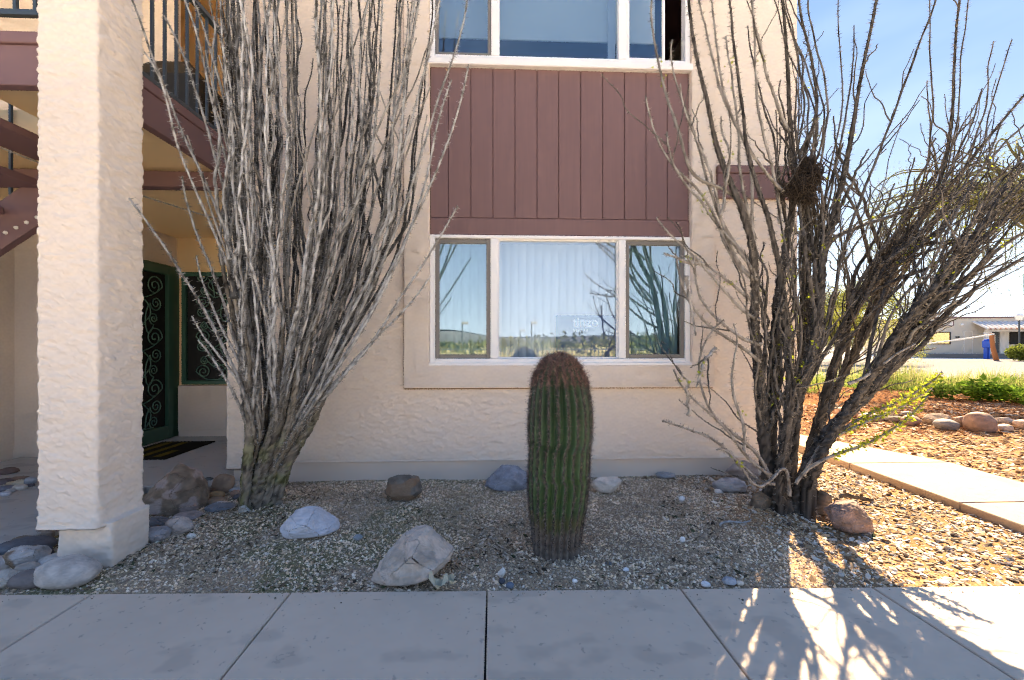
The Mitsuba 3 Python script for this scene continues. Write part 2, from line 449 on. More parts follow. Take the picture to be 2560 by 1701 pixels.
# raised surround of the window bay (a U of stucco with rounded edges)
fo = sg.Polygon([(-0.786, 0.822), (2.007, 0.818), (2.007, ZT - 0.01), (1.796, ZT - 0.01), (1.796, 1.02), (-0.565, 1.02), (-0.565, ZT - 0.01), (-0.786, ZT - 0.01)])


def pillow(poly, yb, yf, c):
    """polygon in (x, z) with a rounded front edge"""
    out = []
    steps = [(0.0, yb), (0.0, yf + c), (c * 0.3, yf + c * 0.3), (c, yf)]
    m = None
    for (i0, a0), (i1, a1) in zip(steps[:-1], steps[1:]):
        pass
    body = wallpoly(poly, yf + c, yb)
    mid = wallpoly(poly.buffer(-c * 0.3, join_style='mitre'), yf + c * 0.3, yf + c)
    top = wallpoly(poly.buffer(-c, join_style='mitre'), yf, yf + c * 0.3)
    return [body, mid, top]


part(B, 'window_surround', pillow(fo, WALL - 0.0005, FACE, 0.010), 'm_stucco')
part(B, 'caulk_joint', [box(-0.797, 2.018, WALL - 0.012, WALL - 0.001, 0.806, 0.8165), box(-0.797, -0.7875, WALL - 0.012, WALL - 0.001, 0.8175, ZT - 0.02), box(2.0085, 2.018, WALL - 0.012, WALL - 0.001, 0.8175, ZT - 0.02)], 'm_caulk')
# right-hand floor band
bx = xs([1790, 1995], WALL - 0.04)
part(B, 'floor_band', [box(bx[0] + 0.02, XR - 0.003, WALL - 0.038, WALL - 0.001, 2.545, 2.77, 0.004)], 'm_wood')
part(B, 'band_cap', [box(bx[0] + 0.018, XR - 0.001, WALL - 0.050, WALL - 0.001, 2.773, 2.845, 0.005)], 'm_wood')

# brown siding boards between the two windows
gx_ = xs([1076, 1121, 1177, 1232, 1287, 1342, 1396, 1451, 1506, 1560, 1614, 1667, 1721], WALL)
for k, (x0, x1) in enumerate(zip(gx_[:-1], gx_[1:])):
    part(B, 'siding_board', box(max(x0, ox0 + 0.002) + 0.0035, min(x1, ox1 - 0.002) - 0.0035, WALL - 0.012, WALL + 0.02, 2.345, 3.688, 0.003), 'm_wood')
part(B, 'siding_backing', box(ox0 + 0.001, ox1 - 0.001, WALL + 0.004, WALL + 0.12, 2.19, 3.70), 'm_beam')
part(B, 'trim_board', box(ox0 + 0.003, ox1 - 0.003, WALL - 0.016, WALL + 0.003, 2.192, 2.341, 0.004), 'm_wood')


def bars(x0, x1, z0, z1, y0, y1, w, c=0.003, wb=None, wt=None):
    wb, wt = wb or w, wt or w
    return [box(x0, x0 + w, y0, y1, z0, z1, c), box(x1 - w, x1, y0, y1, z0, z1, c),
            box(x0 + w + 0.0005, x1 - w - 0.0005, y0 + 0.001, y1 - 0.001, z0, z0 + wb, c), box(x0 + w + 0.0005, x1 - w - 0.0005, y0 + 0.001, y1 - 0.001, z1 - wt, z1, c)]


def pane(x0, x1, z0, z1, y):
    return trimesh.Trimesh([[x0, y, z0], [x1, y, z0], [x1, y, z1], [x0, y, z1]], [[0, 1, 2], [0, 2, 3]], process=False)


# lower window
FY = 3.937
W1 = B + '__window'
z0, z1 = 1.022, 2.186
part(W1, 'frame', bars(ox0 + 0.002, ox1 - 0.002, z0, z1, FY, FY + 0.09, 0.045, 0.004, 0.058, 0.030)
     + [box(ox0 - 0.008, ox1 + 0.008, FY - 0.022, FY - 0.001, z0 - 0.004, z0 + 0.022, 0.004)], 'm_vinyl')
m1, m2, m3, m4 = xs([1226, 1245, 1547, 1565], FY)
part(W1, 'mullion', box(m1, m2, FY + 0.002, FY + 0.088, z0 + 0.06, z1 - 0.032, 0.004), 'm_vinyl')
part(W1, 'mullion', box(m3, m4, FY + 0.002, FY + 0.088, z0 + 0.06, z1 - 0.032, 0.004), 'm_vinyl')
sx = [(ox0 + 0.048, m1 - 0.001), (m4 + 0.001, ox1 - 0.048)]
for x0, x1 in sx:
    part(W1, 'sash', bars(x0, x1, z0 + 0.060, z1 - 0.034, FY + 0.020, FY + 0.046, 0.036, 0.003, 0.036, 0.040), 'm_screen_frame')
    part(W1, 'pane', pane(x0 + 0.034, x1 - 0.034, z0 + 0.09, z1 - 0.06, FY + 0.036), 'm_glass_side')
part(W1, 'pane', pane(m2 - 0.002, m3 + 0.002, z0 + 0.056, z1 - 0.028, FY + 0.055), 'm_glass')
part(W1, 'glazing_bead', bars(m2 + 0.0005, m3 - 0.0005, z0 + 0.0585, z1 - 0.0305, FY + 0.030, FY + 0.052, 0.012, 0.002), 'm_vinyl')

# upper window
W2 = B + '__window_001'
uz0, uz1 = 3.70, 4.98
part(W2, 'frame', bars(ox0 + 0.002, ox1 - 0.002, uz0 + 0.052, uz1, FY, FY + 0.09, 0.045, 0.004, 0.04, 0.04), 'm_vinyl')
part(W2, 'sill', box(ox0 - 0.012, ox1 + 0.012, FY - 0.034, FY + 0.088, uz0 - 0.012, uz0 + 0.050, 0.006), 'm_vinyl')
n1, n2, n3, n4 = xs([1228, 1249, 1547, 1568], FY)
part(W2, 'mullion', box(n1, n2, FY + 0.002, FY + 0.088, uz0 + 0.094, uz1 - 0.042, 0.004), 'm_vinyl')
part(W2, 'mullion', box(n3, n4, FY + 0.002, FY + 0.088, uz0 + 0.094, uz1 - 0.042, 0.004), 'm_vinyl')
part(W2, 'sash', bars(ox0 + 0.048, n1 - 0.001, uz0 + 0.095, uz1 - 0.043, FY + 0.020, FY + 0.046, 0.030, 0.003), 'm_screen_frame')
s0 = xs([1655, 1665], FY)
part(W2, 'sash', bars(n4 + 0.001, s0[1], uz0 + 0.095, uz1 - 0.043, FY + 0.020, FY + 0.046, 0.026, 0.003), 'm_vinyl', label='right sash slid part way open')
part(W2, 'pane', pane(ox0 + 0.075, n1 - 0.028, uz0 + 0.12, uz1 - 0.07, FY + 0.036), 'm_glass_up')
part(W2, 'pane', pane(n2 - 0.002, n3 + 0.002, uz0 + 0.09, uz1 - 0.038, FY + 0.055), 'm_glass_up')
part(W2, 'pane', pane(n4 + 0.025, s0[1] - 0.024, uz0 + 0.12, uz1 - 0.07, FY + 0.036), 'm_glass_up')

# blinds, shade and sign inside the windows: things of their own
vb = thing('vertical_blind', 'white vertical blind hanging closed behind the lower window', 'blind')
part(vb, 'headrail', box(ox0 + 0.02, ox1 - 0.02, 4.155, 4.20, 2.16, 2.20, 0.004), 'm_vinyl')
nv = 30
for k in range(nv):
    xc = ox0 + 0.03 + (ox1 - ox0 - 0.06) * (k + 0.5) / nv
    ang = math.radians(rng.uniform(16, 27) + (14 if k >= nv * 0.66 else 0) + (9 if k > nv * 0.85 else 0))
    t = np.linspace(-1, 1, 7)
    w = 0.046
    px = xc + w * t * math.cos(ang)
    py = 4.178 - w * t * math.sin(ang) - 0.006 * (1 - t ** 2)
    v = np.concatenate([np.stack([px, py, np.full(7, 1.05)], 1), np.stack([px, py, np.full(7, 2.158)], 1)])
    f = [[q, q + 1, q + 8] for q in range(6)] + [[q, q + 8, q + 7] for q in range(6)]
    part(vb, 'vane', trimesh.Trimesh(v, f, process=False), 'm_blind', smooth=True)
rs = thing('roller_shade', 'pale roller shade drawn part way down behind the upper window', 'shade')
part(rs, 'shade_cloth', box(ox0 + 0.03, n4 + 0.33, 4.140, 4.143, 4.095, 5.1), 'm_shade')
part(rs, 'hem_bar', box(ox0 + 0.03, n4 + 0.33, 4.132, 4.150, 4.072, 4.094, 0.004), 'm_shade')
q0, q1 = xs([1520, 1546], 4.10)
solo('window_post', box(q0, q1 - 0.03, 4.10, 4.118, 3.79, 5.0, 0.004), 'm_vinyl', 'white upright bar standing inside the upper middle pane', 'bar')
sgx = xs([1390, 1552], 4.10)
sign = thing('realty_sign', 'pale blue real estate sign propped inside the lower middle window pane', 'sign')
part(sign, 'panel', box(sgx[0], sgx[1], 4.098, 4.104, 1.06, float(at(1400, 789, 4.10)[2]), 0.002), 'm_sign')


def lettering(text, hgt, x, z, y, bold=True):
    m = meshkit.text_mesh(text, hgt, 0.0015, bold)
    v = m.vertices.copy()
    m.vertices = np.stack([x + v[:, 0], y - v[:, 2], z + v[:, 1]], 1)
    return m


lx = xs([1432], 4.1)[0]
part(sign, 'lettering', lettering('tinzo', 0.075, lx, float(at(1432, 817, 4.1)[2]), 4.0970), 'm_sign_text')
part(sign, 'small_lettering', lettering('R E A L T Y', 0.020, lx, float(at(1432, 829, 4.1)[2]), 4.0970), 'm_sign_text')


# stucco prisms with a really uneven skin
def stucco_relief(p, amp):
    q = p * np.array([13.0, 13.0, 21.0])
    w = np.stack([meshkit.noise(p * 5, 1), meshkit.noise(p * 5, 2), meshkit.noise(p * 5, 3)], -1)
    n = meshkit.fbm(q + w, 3, 7)
    m = meshkit.fbm(p * np.array([26.0, 26, 44]) + w, 2, 9)
    return amp * (0.45 * smooth01(0.47, 0.50, n) + 0.40 * smooth01(0.56, 0.59, n) + 0.45 * smooth01(0.54, 0.575, m) + 0.30 * smooth01(0.40, 0.43, m) + 0.1 * n - 0.6)


def stucco_prism(x0, x1, y0, y1, zs, r, amp, flare=None, res=0.009):
    rect = sg.box(x0 + r, y0 + r, x1 - r, y1 - r).buffer(r, quad_segs=6)
    L = rect.exterior.length
    n = int(L / res)
    pts = np.array([rect.exterior.interpolate(k / n, normalized=True).coords[0] for k in range(n)])
    tan = np.roll(pts, -1, 0) - np.roll(pts, 1, 0)
    tan /= np.linalg.norm(tan, axis=1, keepdims=True)
    nrm = np.stack([tan[:, 1], -tan[:, 0]], 1)
    c = np.array([(x0 + x1) / 2, (y0 + y1) / 2])
    if ((pts - c) * nrm).sum() < 0:
        nrm = -nrm
    Z = np.asarray(zs)
    P = np.zeros((len(Z), n, 3))
    P[..., :2] = pts
    P[..., 2] = Z[:, None]
    h = stucco_relief(P, amp)
    if flare is not None:
        h = h + flare(Z)[:, None]
    P[..., :2] += nrm * h[..., None]
    v = P.reshape(-1, 3)
    i, j = np.meshgrid(np.arange(len(Z) - 1), np.arange(n), indexing='ij')
    a0, a1 = i * n + j, i * n + (j + 1) % n
    f = np.concatenate([np.stack([a0, a1, a1 + n], -1).reshape(-1, 3), np.stack([a0, a1 + n, a0 + n], -1).reshape(-1, 3)])
    v = np.vstack([v, [[c[0], c[1], Z[0]], [c[0], c[1], Z[-1]]]])
    k = np.arange(n)
    f = np.vstack([f, np.stack([np.full(n, len(v) - 2), (k + 1) % n, k], 1), np.stack([np.full(n, len(v) - 1), (len(Z) - 1) * n + k, (len(Z) - 1) * n + (k + 1) % n], 1)])
    m = trimesh.Trimesh(v, f, process=False)
    if m.volume < 0:
        m.invert()
    return m


zf = np.r_[np.arange(0.218, 3.4, 0.006), np.linspace(3.45, ZT, 30)]
lip = lambda z: 0.016 * np.exp(-(z - 0.218) / 0.030)
part(B, 'pillar', stucco_prism(-2.450, -2.136, 2.470, 2.785, zf, 0.014, 0.0062, lip, 0.006), 'm_stucco_shape', smooth=True)
part(B, 'pillar_base', stucco_prism(-2.372, -2.086, 2.500, 2.765, np.arange(-0.05, 0.245, 0.009), 0.010, 0.005), 'm_stucco_shape', smooth=True)
zf2 = np.r_[np.arange(0.150, 4.4, 0.010), np.linspace(4.45, ZT, 20)]
lip2 = lambda z: 0.014 * np.exp(-(z - 0.150) / 0.025)
part(B, 'pilaster', stucco_prism(-2.262, -2.112, 3.835, 4.3, zf2, 0.012, 0.0055, lip2, 0.010), 'm_stucco_shape', smooth=True)
part(B, 'pilaster_base', [box(-2.215, -2.106, 3.86, 4.3, -0.05, 0.148)], 'm_plinth')
part(B, 'passage_wall', box(-2.25, -2.13, 4.302, 12.9, 0.0, ZT - 0.005), 'm_stucco')

# the visible skin of the wall with real trowel marks
def wall_skin(x0, x1, z0, z1, res=0.009):
    x, z = np.linspace(x0, x1, int((x1 - x0) / res) + 1), np.linspace(z0, z1, int((z1 - z0) / res) + 1)
    X_, Z_ = np.meshgrid(x, z)
    P = np.stack([X_, np.full_like(X_, WALL), Z_], -1)
    soft = 0.45 + 0.55 * smooth01(0.38, 0.60, meshkit.fbm(P * 1.5, 2, 31))
    h = stucco_relief(P + np.array([7.3, 0, 1.1]), 0.0052) * soft
    P[..., 1] -= h
    n_ = len(x)
    i, j = np.meshgrid(np.arange(len(z) - 1), np.arange(n_ - 1), indexing='ij')
    a0 = (i * n_ + j).ravel()
    return trimesh.Trimesh(P.reshape(-1, 3), np.concatenate([np.stack([a0, a0 + 1, a0 + n_ + 1], 1), np.stack([a0, a0 + n_ + 1, a0 + n_], 1)]), process=False)


part(B, 'wall', [wall_skin(XL - 0.01, XR, 0.166, 0.816), wall_skin(XL - 0.01, -0.78, 0.816, 4.5), wall_skin(2.0, XR, 0.816, 4.5)], 'm_stucco_shape', smooth=True)
# the deck of the upper walkway, its beams, soffits and railing
part(B, 'deck', [box(-7.9, -2.32, 3.32, 5.74, 2.68, 2.90), box(-2.95, -2.32, 2.60, 3.318, 2.68, 2.90)], 'm_bounce_soffit')
part(B, 'deck_beam', [box(-7.9, -2.45, 2.50, 2.56, 2.62, 2.84, 0.004)], 'm_beam', label='mauve-brown front beam of the upper walkway')
part(B, 'beam_cap', [box(-7.9, -2.45, 2.485, 2.575, 2.842, 2.905, 0.004)], 'm_beam')
part(B, 'deck_beam', [box(-2.315, -2.25, 2.80, 3.83, 2.64, 2.865, 0.004)], 'm_beam', label='brown side beam between the pillar and the wall')
part(B, 'beam_cap', [box(-2.320, -2.240, 2.80, 3.83, 2.867, 2.935, 0.004)], 'm_beam')
part(B, 'cross_beam', [box(-4.85, -2.27, 3.80, 3.90, 2.53, 2.66, 0.004)], 'm_beam')
part(B, 'entry_ceiling', [box(-4.85, -2.27, 3.902, 5.74, 2.55, 2.60)], 'm_bounce_soffit')
part(B, 'upper_soffit', [box(-7.9, -2.27, 2.4, 5.74, 5.35, 5.40)], 'm_bounce_soffit')
part(B, 'back_wall', [box(-7.9, -2.26, 5.75, 5.9, 0.0, 2.60), box(-7.9, -2.26, 5.751, 5.9, 2.602, ZT - 0.01)], 'm_bounce_soffit')
part(B, 'stair_wall', [box(-7.9, -4.9, 3.36, 4.72, 0.14, 2.66), box(-7.9, -4.0, 4.722, 5.748, 2.17, 2.548), box(-7.9, -4.05, 4.722, 5.748, 0.0, 2.168)], 'm_stucco')
part(B, 'stair_wall_plinth', [box(-7.9, -4.915, 3.37, 4.72, 0.0, 0.139)], 'm_plinth')
part(B, 'upper_left_wall', [box(-7.9, -3.3, 4.7, 4.8, 2.9, 5.35)], 'm_stucco')


def railing(a, b, z0, z1, gap, name):
    key = B + '__' + name
    a, b = np.array(a, float), np.array(b, float)
    L = np.linalg.norm(b - a)
    n = int(L / gap)
    k0 = numbered(key)
    part(k0, 'rail', beam([*a, z0], [*b, z0], 0.03, 0.03), 'm_iron')
    part(k0, 'rail', beam([*a, z1], [*b, z1], 0.045, 0.035), 'm_iron')
    for i in range(n + 1):
        p = a + (b - a) * (i + 0.4) / (n + 1)
        part(k0, 'picket', beam([*p, z0 + 0.016], [*p, z1 - 0.018], 0.017, 0.017), 'm_iron')


railing((-2.30, 2.80), (-2.30, 3.82), 2.985, 3.85, 0.115, 'side_railing')
railing((-3.4, 2.53), (-2.45, 2.53), 3.03, 3.85, 0.115, 'front_railing')

# dark furniture on the upper walkway, behind the railing
ch = thing('patio_grill', 'black covered grill standing on the upper walkway behind the railing', 'grill')
part(ch, 'cover', trimesh.Trimesh([[x, y, z] for x, y, z in [(-3.5, 4.2, 2.9), (-2.75, 4.2, 2.9), (-2.75, 4.75, 2.9), (-3.5, 4.75, 2.9), (-3.45, 4.25, 3.75), (-2.8, 4.25, 3.75), (-2.8, 4.7, 3.75), (-3.45, 4.7, 3.75), (-3.3, 4.4, 3.95), (-2.95, 4.4, 3.95)]]).convex_hull, 'm_dark')
dk = thing('upper_door', 'dark doorway at the back of the upper walkway', 'door')
part(dk, 'door_leaf', box(-3.05, -2.42, 5.70, 5.748, 2.905, 4.30, 0.004), 'm_dark')
part(dk, 'frame', bars(-3.10, -2.37, 2.905, 4.36, 5.69, 5.747, 0.045), 'm_beam')

# staircase seen from below, left of the pillar
st = thing('staircase', 'open stair with brown treads and mauve stringer rising behind the pillar', 'staircase')
sl = 0.19 / 0.255
xt = lambda z: -2.95 - (2.62 - z) / sl
for k in range(13):
    z = 2.54 - 0.19 * k
    x = -2.88 - 0.255 * k
    part(st, 'tread', box(x - 0.30, x, 2.0, 3.20, z - 0.05, z, 0.004), 'm_beam')
for yy in (3.205, 1.93):
    part(st, 'stringer', trimesh.Trimesh([[x, y, z] for y in (yy, yy + 0.055) for x, z in ((-2.80, 2.66), (-2.80, 2.30), (-6.1, 0.0), (-6.1, 0.25))]).convex_hull, 'm_beam')
for k in range(5):
    part(st, 'bracket_bolt', trimesh.creation.icosphere(1, 0.013).apply_translation([-3.10 - 0.07 * k, 3.20, 2.13 - 0.036 * k]), 'm_shop_white')
for k in range(12):
    x = -2.95 - 0.25 * k
    part(st, 'picket', beam([x, 3.30, 2.58 - sl * 0.25 * k - 0.1], [x, 3.30, 3.45 - sl * 0.25 * k], 0.016, 0.016), 'm_iron')
part(st, 'handrail', beam([-2.9, 3.30, 3.50], [-5.9, 3.30, 3.50 - sl * 3.0], 0.045, 0.035), 'm_iron')


# security door and sidelight with wrought scrolls
def spiral(c, r, turns, a0, sgn, n=34):
    t = np.linspace(0, 1, n)
    a = a0 + sgn * turns * 2 * math.pi * t
    rr = r * (1 - 0.88 * t)
    return np.stack([c[0] + rr * np.cos(a), c[1] + rr * np.sin(a)], 1)


def scrolls(w, h, seed):
    """a wrought pattern in a w x h field: climbing S stems with spirals leaving on both sides"""
    g = random.Random(seed)
    out = []
    rows = 6
    for i in range(rows):
        z = h * (i + 0.5) / rows
        s = 1 if i % 2 else -1
        r1, r2 = 0.115 * h / 1.7, 0.085 * h / 1.7
        c1 = (w * (0.5 + 0.24 * s), z)
        c2 = (w * (0.5 - 0.27 * s), z + 0.10)
        c3 = (w * (0.5 - 0.22 * s), z - 0.08)
        for c, r, a, d in ((c1, r1, math.pi / 2 * (1 - s), s), (c2, r2, -math.pi / 2 * s + math.pi / 2, -s), (c3, r2 * 0.8, math.pi / 2 * s, s)):
            sp = spiral(c, r, 1.9, a, d)
            lead = np.array([[w * 0.5 + 0.5 * (sp[0, 0] - w * 0.5), sp[0, 1] - 0.10], sp[0]])
            out.append(np.vstack([resample(np.vstack([[w * 0.5 - s * 0.04, z - 0.16], lead]), 10)[:-1], sp]))
    t = np.linspace(0, 1, 60)
    out.append(np.stack([w * (0.5 + 0.16 * np.sin(t * math.pi * rows)), h * t], 1))
    return [np.stack([np.clip(o[:, 0], 0.01, w - 0.01), np.clip(o[:, 1], 0.01, h - 0.01)], 1) for o in out]


D = thing('security_door', 'dark green-tinted metal security door with scrollwork, half hidden by the pillar', 'door')
dy0, dy1, dz0, dz1 = 4.74, 5.62, 0.055, 2.14
XD = -3.985
part(D, 'frame', [box(XD - 0.03, XD + 0.03, dy1 - 0.075, dy1, dz0, dz1, 0.004), box(XD - 0.03, XD + 0.03, dy0, dy0 + 0.075, dz0, dz1, 0.004),
                  box(XD - 0.028, XD + 0.028, dy0 + 0.076, dy1 - 0.076, dz1 - 0.09, dz1, 0.004), box(XD - 0.028, XD + 0.028, dy0 + 0.076, dy1 - 0.076, dz0, dz0 + 0.16, 0.004)], 'm_door')
part(D, 'screen', box(XD - 0.022, XD - 0.016, dy0 + 0.06, dy1 - 0.06, dz0 + 0.1, dz1 - 0.05), 'm_dark')
part(D, 'jamb', [box(XD - 0.05, XD + 0.012, dy1 + 0.004, 5.748, dz0, dz1 + 0.03), box(XD - 0.05, XD + 0.012, dy0, dy1, dz1 + 0.004, dz1 + 0.03)], 'm_door')
sw, sh = dy1 - dy0 - 0.16, dz1 - dz0 - 0.26
for c in scrolls(sw, sh, 3):
    p = np.stack([np.full(len(c), XD + 0.004), dy0 + 0.08 + c[:, 0], dz0 + 0.165 + c[:, 1]], 1)
    part(D, 'scroll', tube(p, 0.0075, 5), 'm_scroll', smooth=True)
part(D, 'lock', [box(XD + 0.031, XD + 0.055, dy0 + 0.02, dy0 + 0.06, 0.95, 1.12, 0.004)], 'm_iron')
S = thing('sidelight_grille', 'dark green-tinted scrollwork grille over the entry window right of the security door', 'grille')
gx0, gx1, gz0, gz1, gy_ = -3.90, -2.30, 0.70, 2.11, 5.70
part(S, 'frame', bars(gx0, gx1, gz0, gz1, gy_ - 0.02, gy_ + 0.02, 0.05), 'm_door')
part(S, 'pane', box(gx0 + 0.04, gx1 - 0.04, gy_ + 0.025, gy_ + 0.035, gz0 + 0.03, gz1 - 0.03), 'm_dark')
for q in range(2):
    for c in scrolls(0.72, gz1 - gz0 - 0.10, 5 + q):
        p = np.stack([gx0 + 0.07 + 0.74 * q + c[:, 0], np.full(len(c), gy_), gz0 + 0.05 + c[:, 1]], 1)
        part(S, 'scroll', tube(p, 0.0075, 5), 'm_scroll', smooth=True)
part(B, 'knee_wall', [box(-3.93, -2.27, 5.66, 5.748, 0.13, 0.685, 0.004)], 'm_stucco')
part(B, 'knee_wall_base', [box(-3.93, -2.27, 5.672, 5.748, 0.052, 0.128)], 'm_plinth')
mt = thing('door_mat', 'black and yellow door mat lying in front of the security door', 'mat')
part(mt, 'base', box(-3.88, -3.28, 4.55, 5.35, 0.051, 0.062, 0.003), 'm_mat')
part(mt, 'stripe', [box(-3.80, -3.72, 4.62, 5.28, 0.0625, 0.0645), box(-3.62, -3.55, 4.62, 5.28, 0.0625, 0.0645), box(-3.46, -3.38, 4.62, 4.90, 0.0625, 0.0645)], 'm_mat_gold')

#@CACTUS
# ------------------------------------------------------------------ barrel cactus
def cactus():
    key = thing('barrel_cactus', 'tall ribbed green barrel cactus with reddish crown in front of the window', 'cactus')
    cx, cy = float(at(1388, 1380, 2.62)[0]), 2.62
    hh = [-0.04, 0.0, 0.05, 0.12, 0.20, 0.26, 0.34, 0.48, 0.62, 0.78, 0.90, 1.00, 1.08, 1.14, 1.185, 1.21, 1.222]
    rr = [0.135, 0.135, 0.140, 0.143, 0.150, 0.158, 0.168, 0.176, 0.174, 0.184, 0.180, 0.167, 0.147, 0.120, 0.088, 0.050, 0.004]
    from scipy.interpolate import PchipInterpolator
    R = PchipInterpolator(hh, rr)
    z = np.r_[np.linspace(-0.04, 1.05, 150), np.linspace(1.055, 1.222, 50)]
    nr, per = 21, 16
    k = nr * per
    th = np.arange(k) / k * 2 * math.pi
    Zg, Tg = np.meshgrid(z, th, indexing='ij')
    wob = 0.05 * np.sin(Zg * 5.0 + 1) + 0.10 * smooth01(0.47, 0.52, Zg) - 0.09 * smooth01(0.66, 0.71, Zg)
    ph = (Tg + wob) * nr
    s = 0.5 + 0.5 * np.cos(ph)
    depth = 0.150 * smooth01(1.22, 1.05, Zg) + 0.04
    rib = 1 - depth * (1 - s ** 0.75)
    pinch = 1 - 0.035 * np.exp(-((Zg - 0.49) / 0.02) ** 2) - 0.02 * np.exp(-((Zg - 0.69) / 0.02) ** 2)
    tub = 1 + 0.012 * s * np.cos(Zg * 2 * math.pi / 0.022)
    r = R(Zg) * rib * tub * pinch * (1 + 0.05 * (meshkit.fbm(np.stack([np.cos(Tg) * 1.6, np.sin(Tg) * 1.6, Zg * 6], -1), 3, 8) - 0.5))
    ax = cx + 0.022 * smooth01(0, 0.9, z) - 0.006 * smooth01(0.9, 1.2, z)
    Xg, Yg = ax[:, None] + r * np.cos(Tg), cy + r * np.sin(Tg)
    v = np.stack([Xg, Yg, Zg], -1).reshape(-1, 3)
    i, j = np.meshgrid(np.arange(len(z) - 1), np.arange(k), indexing='ij')
    a0, a1 = i * k + j, i * k + (j + 1) % k
    f = np.concatenate([np.stack([a0, a1, a1 + k], -1).reshape(-1, 3), np.stack([a0, a1 + k, a0 + k], -1).reshape(-1, 3)])
    n1 = meshkit.fbm(v * 9, 3, 3)[:, None]
    n2 = meshkit.noise(v * np.array([40, 40, 60.0]), 5)[:, None]
    crest = s.reshape(-1, 1)
    zz = v[:, 2:3]
    g1 = np.array([0.040, 0.080, 0.036]) * (0.6 + 0.8 * n1)
    g2 = np.array([0.058, 0.115, 0.038])
    col = g1 * (1 - smooth01(0.30, 0.75, zz) * 0.0) * (1 - 0.3 * smooth01(0.6, 1.0, zz)) + (g2 - g1) * 0.5 * np.exp(-((zz - 0.42) / 0.16) ** 2)
    cork = np.array([0.14, 0.12, 0.105]) * (0.55 + 0.9 * n2)
    w = smooth01(0.235, 0.175, zz + 0.05 * (n1 - 0.5) * 2)
    col = col * (1 - w) + cork * w
    brownish = np.array([0.16, 0.125, 0.07])
    ring = np.exp(-((zz - 0.245) / 0.045) ** 2) * 0.45
    col = col * (1 - ring) + brownish * ring
    col = np.where((crest > 0.93) & (w < 0.5), col * 0.62 + np.array([0.03, 0.028, 0.024]) * 0.38, col)
    low = lambda q: q * np.array([1, 1, 0.968]) + np.array([0, -0.05, -0.032])
    part(key, 'body', trimesh.Trimesh(low(v), f, process=False), 'm_cactus', smooth=True, color=np.clip(col, 0.005, 1))
    # spines on every rib crest
    g = np.random.default_rng(5)
    for name, lo, hi, step, cnt, L, colr in (('spines', 0.10, 1.05, 0.019, 9, (0.016, 0.034), (0.12, 0.10, 0.09)), ('crown_spines', 1.05, 1.222, 0.012, 12, (0.022, 0.050), (0.185, 0.115, 0.095))):
        base, dirs, ln = [], [], []
        for q in range(nr):
            for zc in np.arange(lo, hi, step):
                zc = zc + g.uniform(-0.003, 0.003)
                wv = 0.05 * math.sin(zc * 5 + 1) + 0.10 * smooth01(0.47, 0.52, zc) - 0.09 * smooth01(0.66, 0.71, zc)
                a = 2 * math.pi * q / nr - wv
                rad = float(R(min(zc, 1.2215)))
                if rad < 0.06 and q % 2:
                    continue
                axx = cx + 0.022 * float(smooth01(0, 0.9, zc)) - 0.006 * float(smooth01(0.9, 1.2, zc))
                slope = float(R.derivative()(min(zc, 1.22)))
                nrm = np.array([math.cos(a), math.sin(a), -slope])
                nrm /= np.linalg.norm(nrm)
                p = np.array([axx + rad * math.cos(a), cy + rad * math.sin(a), zc])
                tcr = np.array([-math.sin(a), math.cos(a), 0])
                up = np.cross(nrm, tcr)
                for m in range(cnt):
                    b = 2 * math.pi * m / cnt + g.uniform(-0.3, 0.3)
                    el = g.uniform(0.25, 0.75)
                    d = nrm * math.sin(el) + (tcr * math.cos(b) + up * math.sin(b)) * math.cos(el) * 0.9
                    base.append(p); dirs.append(d); ln.append(g.uniform(*L) * (0.6 + 0.4 * smooth01(0.1, 0.4, zc)))
                base.append(p); dirs.append(nrm + 0.25 * g.normal(size=3)); ln.append(L[1] * g.uniform(0.9, 1.25))
        m = spikes(low(np.array(base)), np.array(dirs), np.array(ln), 0.0019)
        c = np.array(colr) * np.repeat(g.choice([0.2, 0.5, 0.8, 1.5], (len(base), 1)), 4, 0)
        part(key, name, m, 'm_plain', color=c, kind='stuff', label='reddish brown spines crowding the crown' if 'crown' in name else None)


cactus()

#@OCOTILLO
# ------------------------------------------------------------------ ocotillos
def bark_color(m, g, light, dark, moss=None, foot=None):
    v = np.asarray(m.vertices)
    sd = int(g.integers(99))
    n = meshkit.fbm(v * np.array([75, 75, 14.0]), 3, sd)[:, None]
    k = meshkit.noise(v * np.array([90, 90, 70.0]), sd + 1)[:, None]
    n = np.clip((0.6 * n + 0.4 * k - 0.34) / 0.26, 0, 1)
    c = np.array(dark) * (1 - n) + np.array(light) * n
    c = c * g.uniform(0.70, 1.25)
    if foot is not None:
        w = smooth01(1.05, 0.45, v[:, 2])[:, None]
        c = c * (1 - w) + w * (np.array((0.20, 0.17, 0.125)) * n + np.array((0.045, 0.038, 0.03)) * (1 - n)) * foot
    if moss is not None:
        k = (smooth01(0.9, 0.1, v[:, 2]) * smooth01(0.40, 0.60, meshkit.fbm(v * 9, 2, 4)))[:, None] * 0.75
        c = c * (1 - k) + np.array(moss) * (0.4 + 0.9 * n) * k
    return np.clip(c, 0.008, 1)


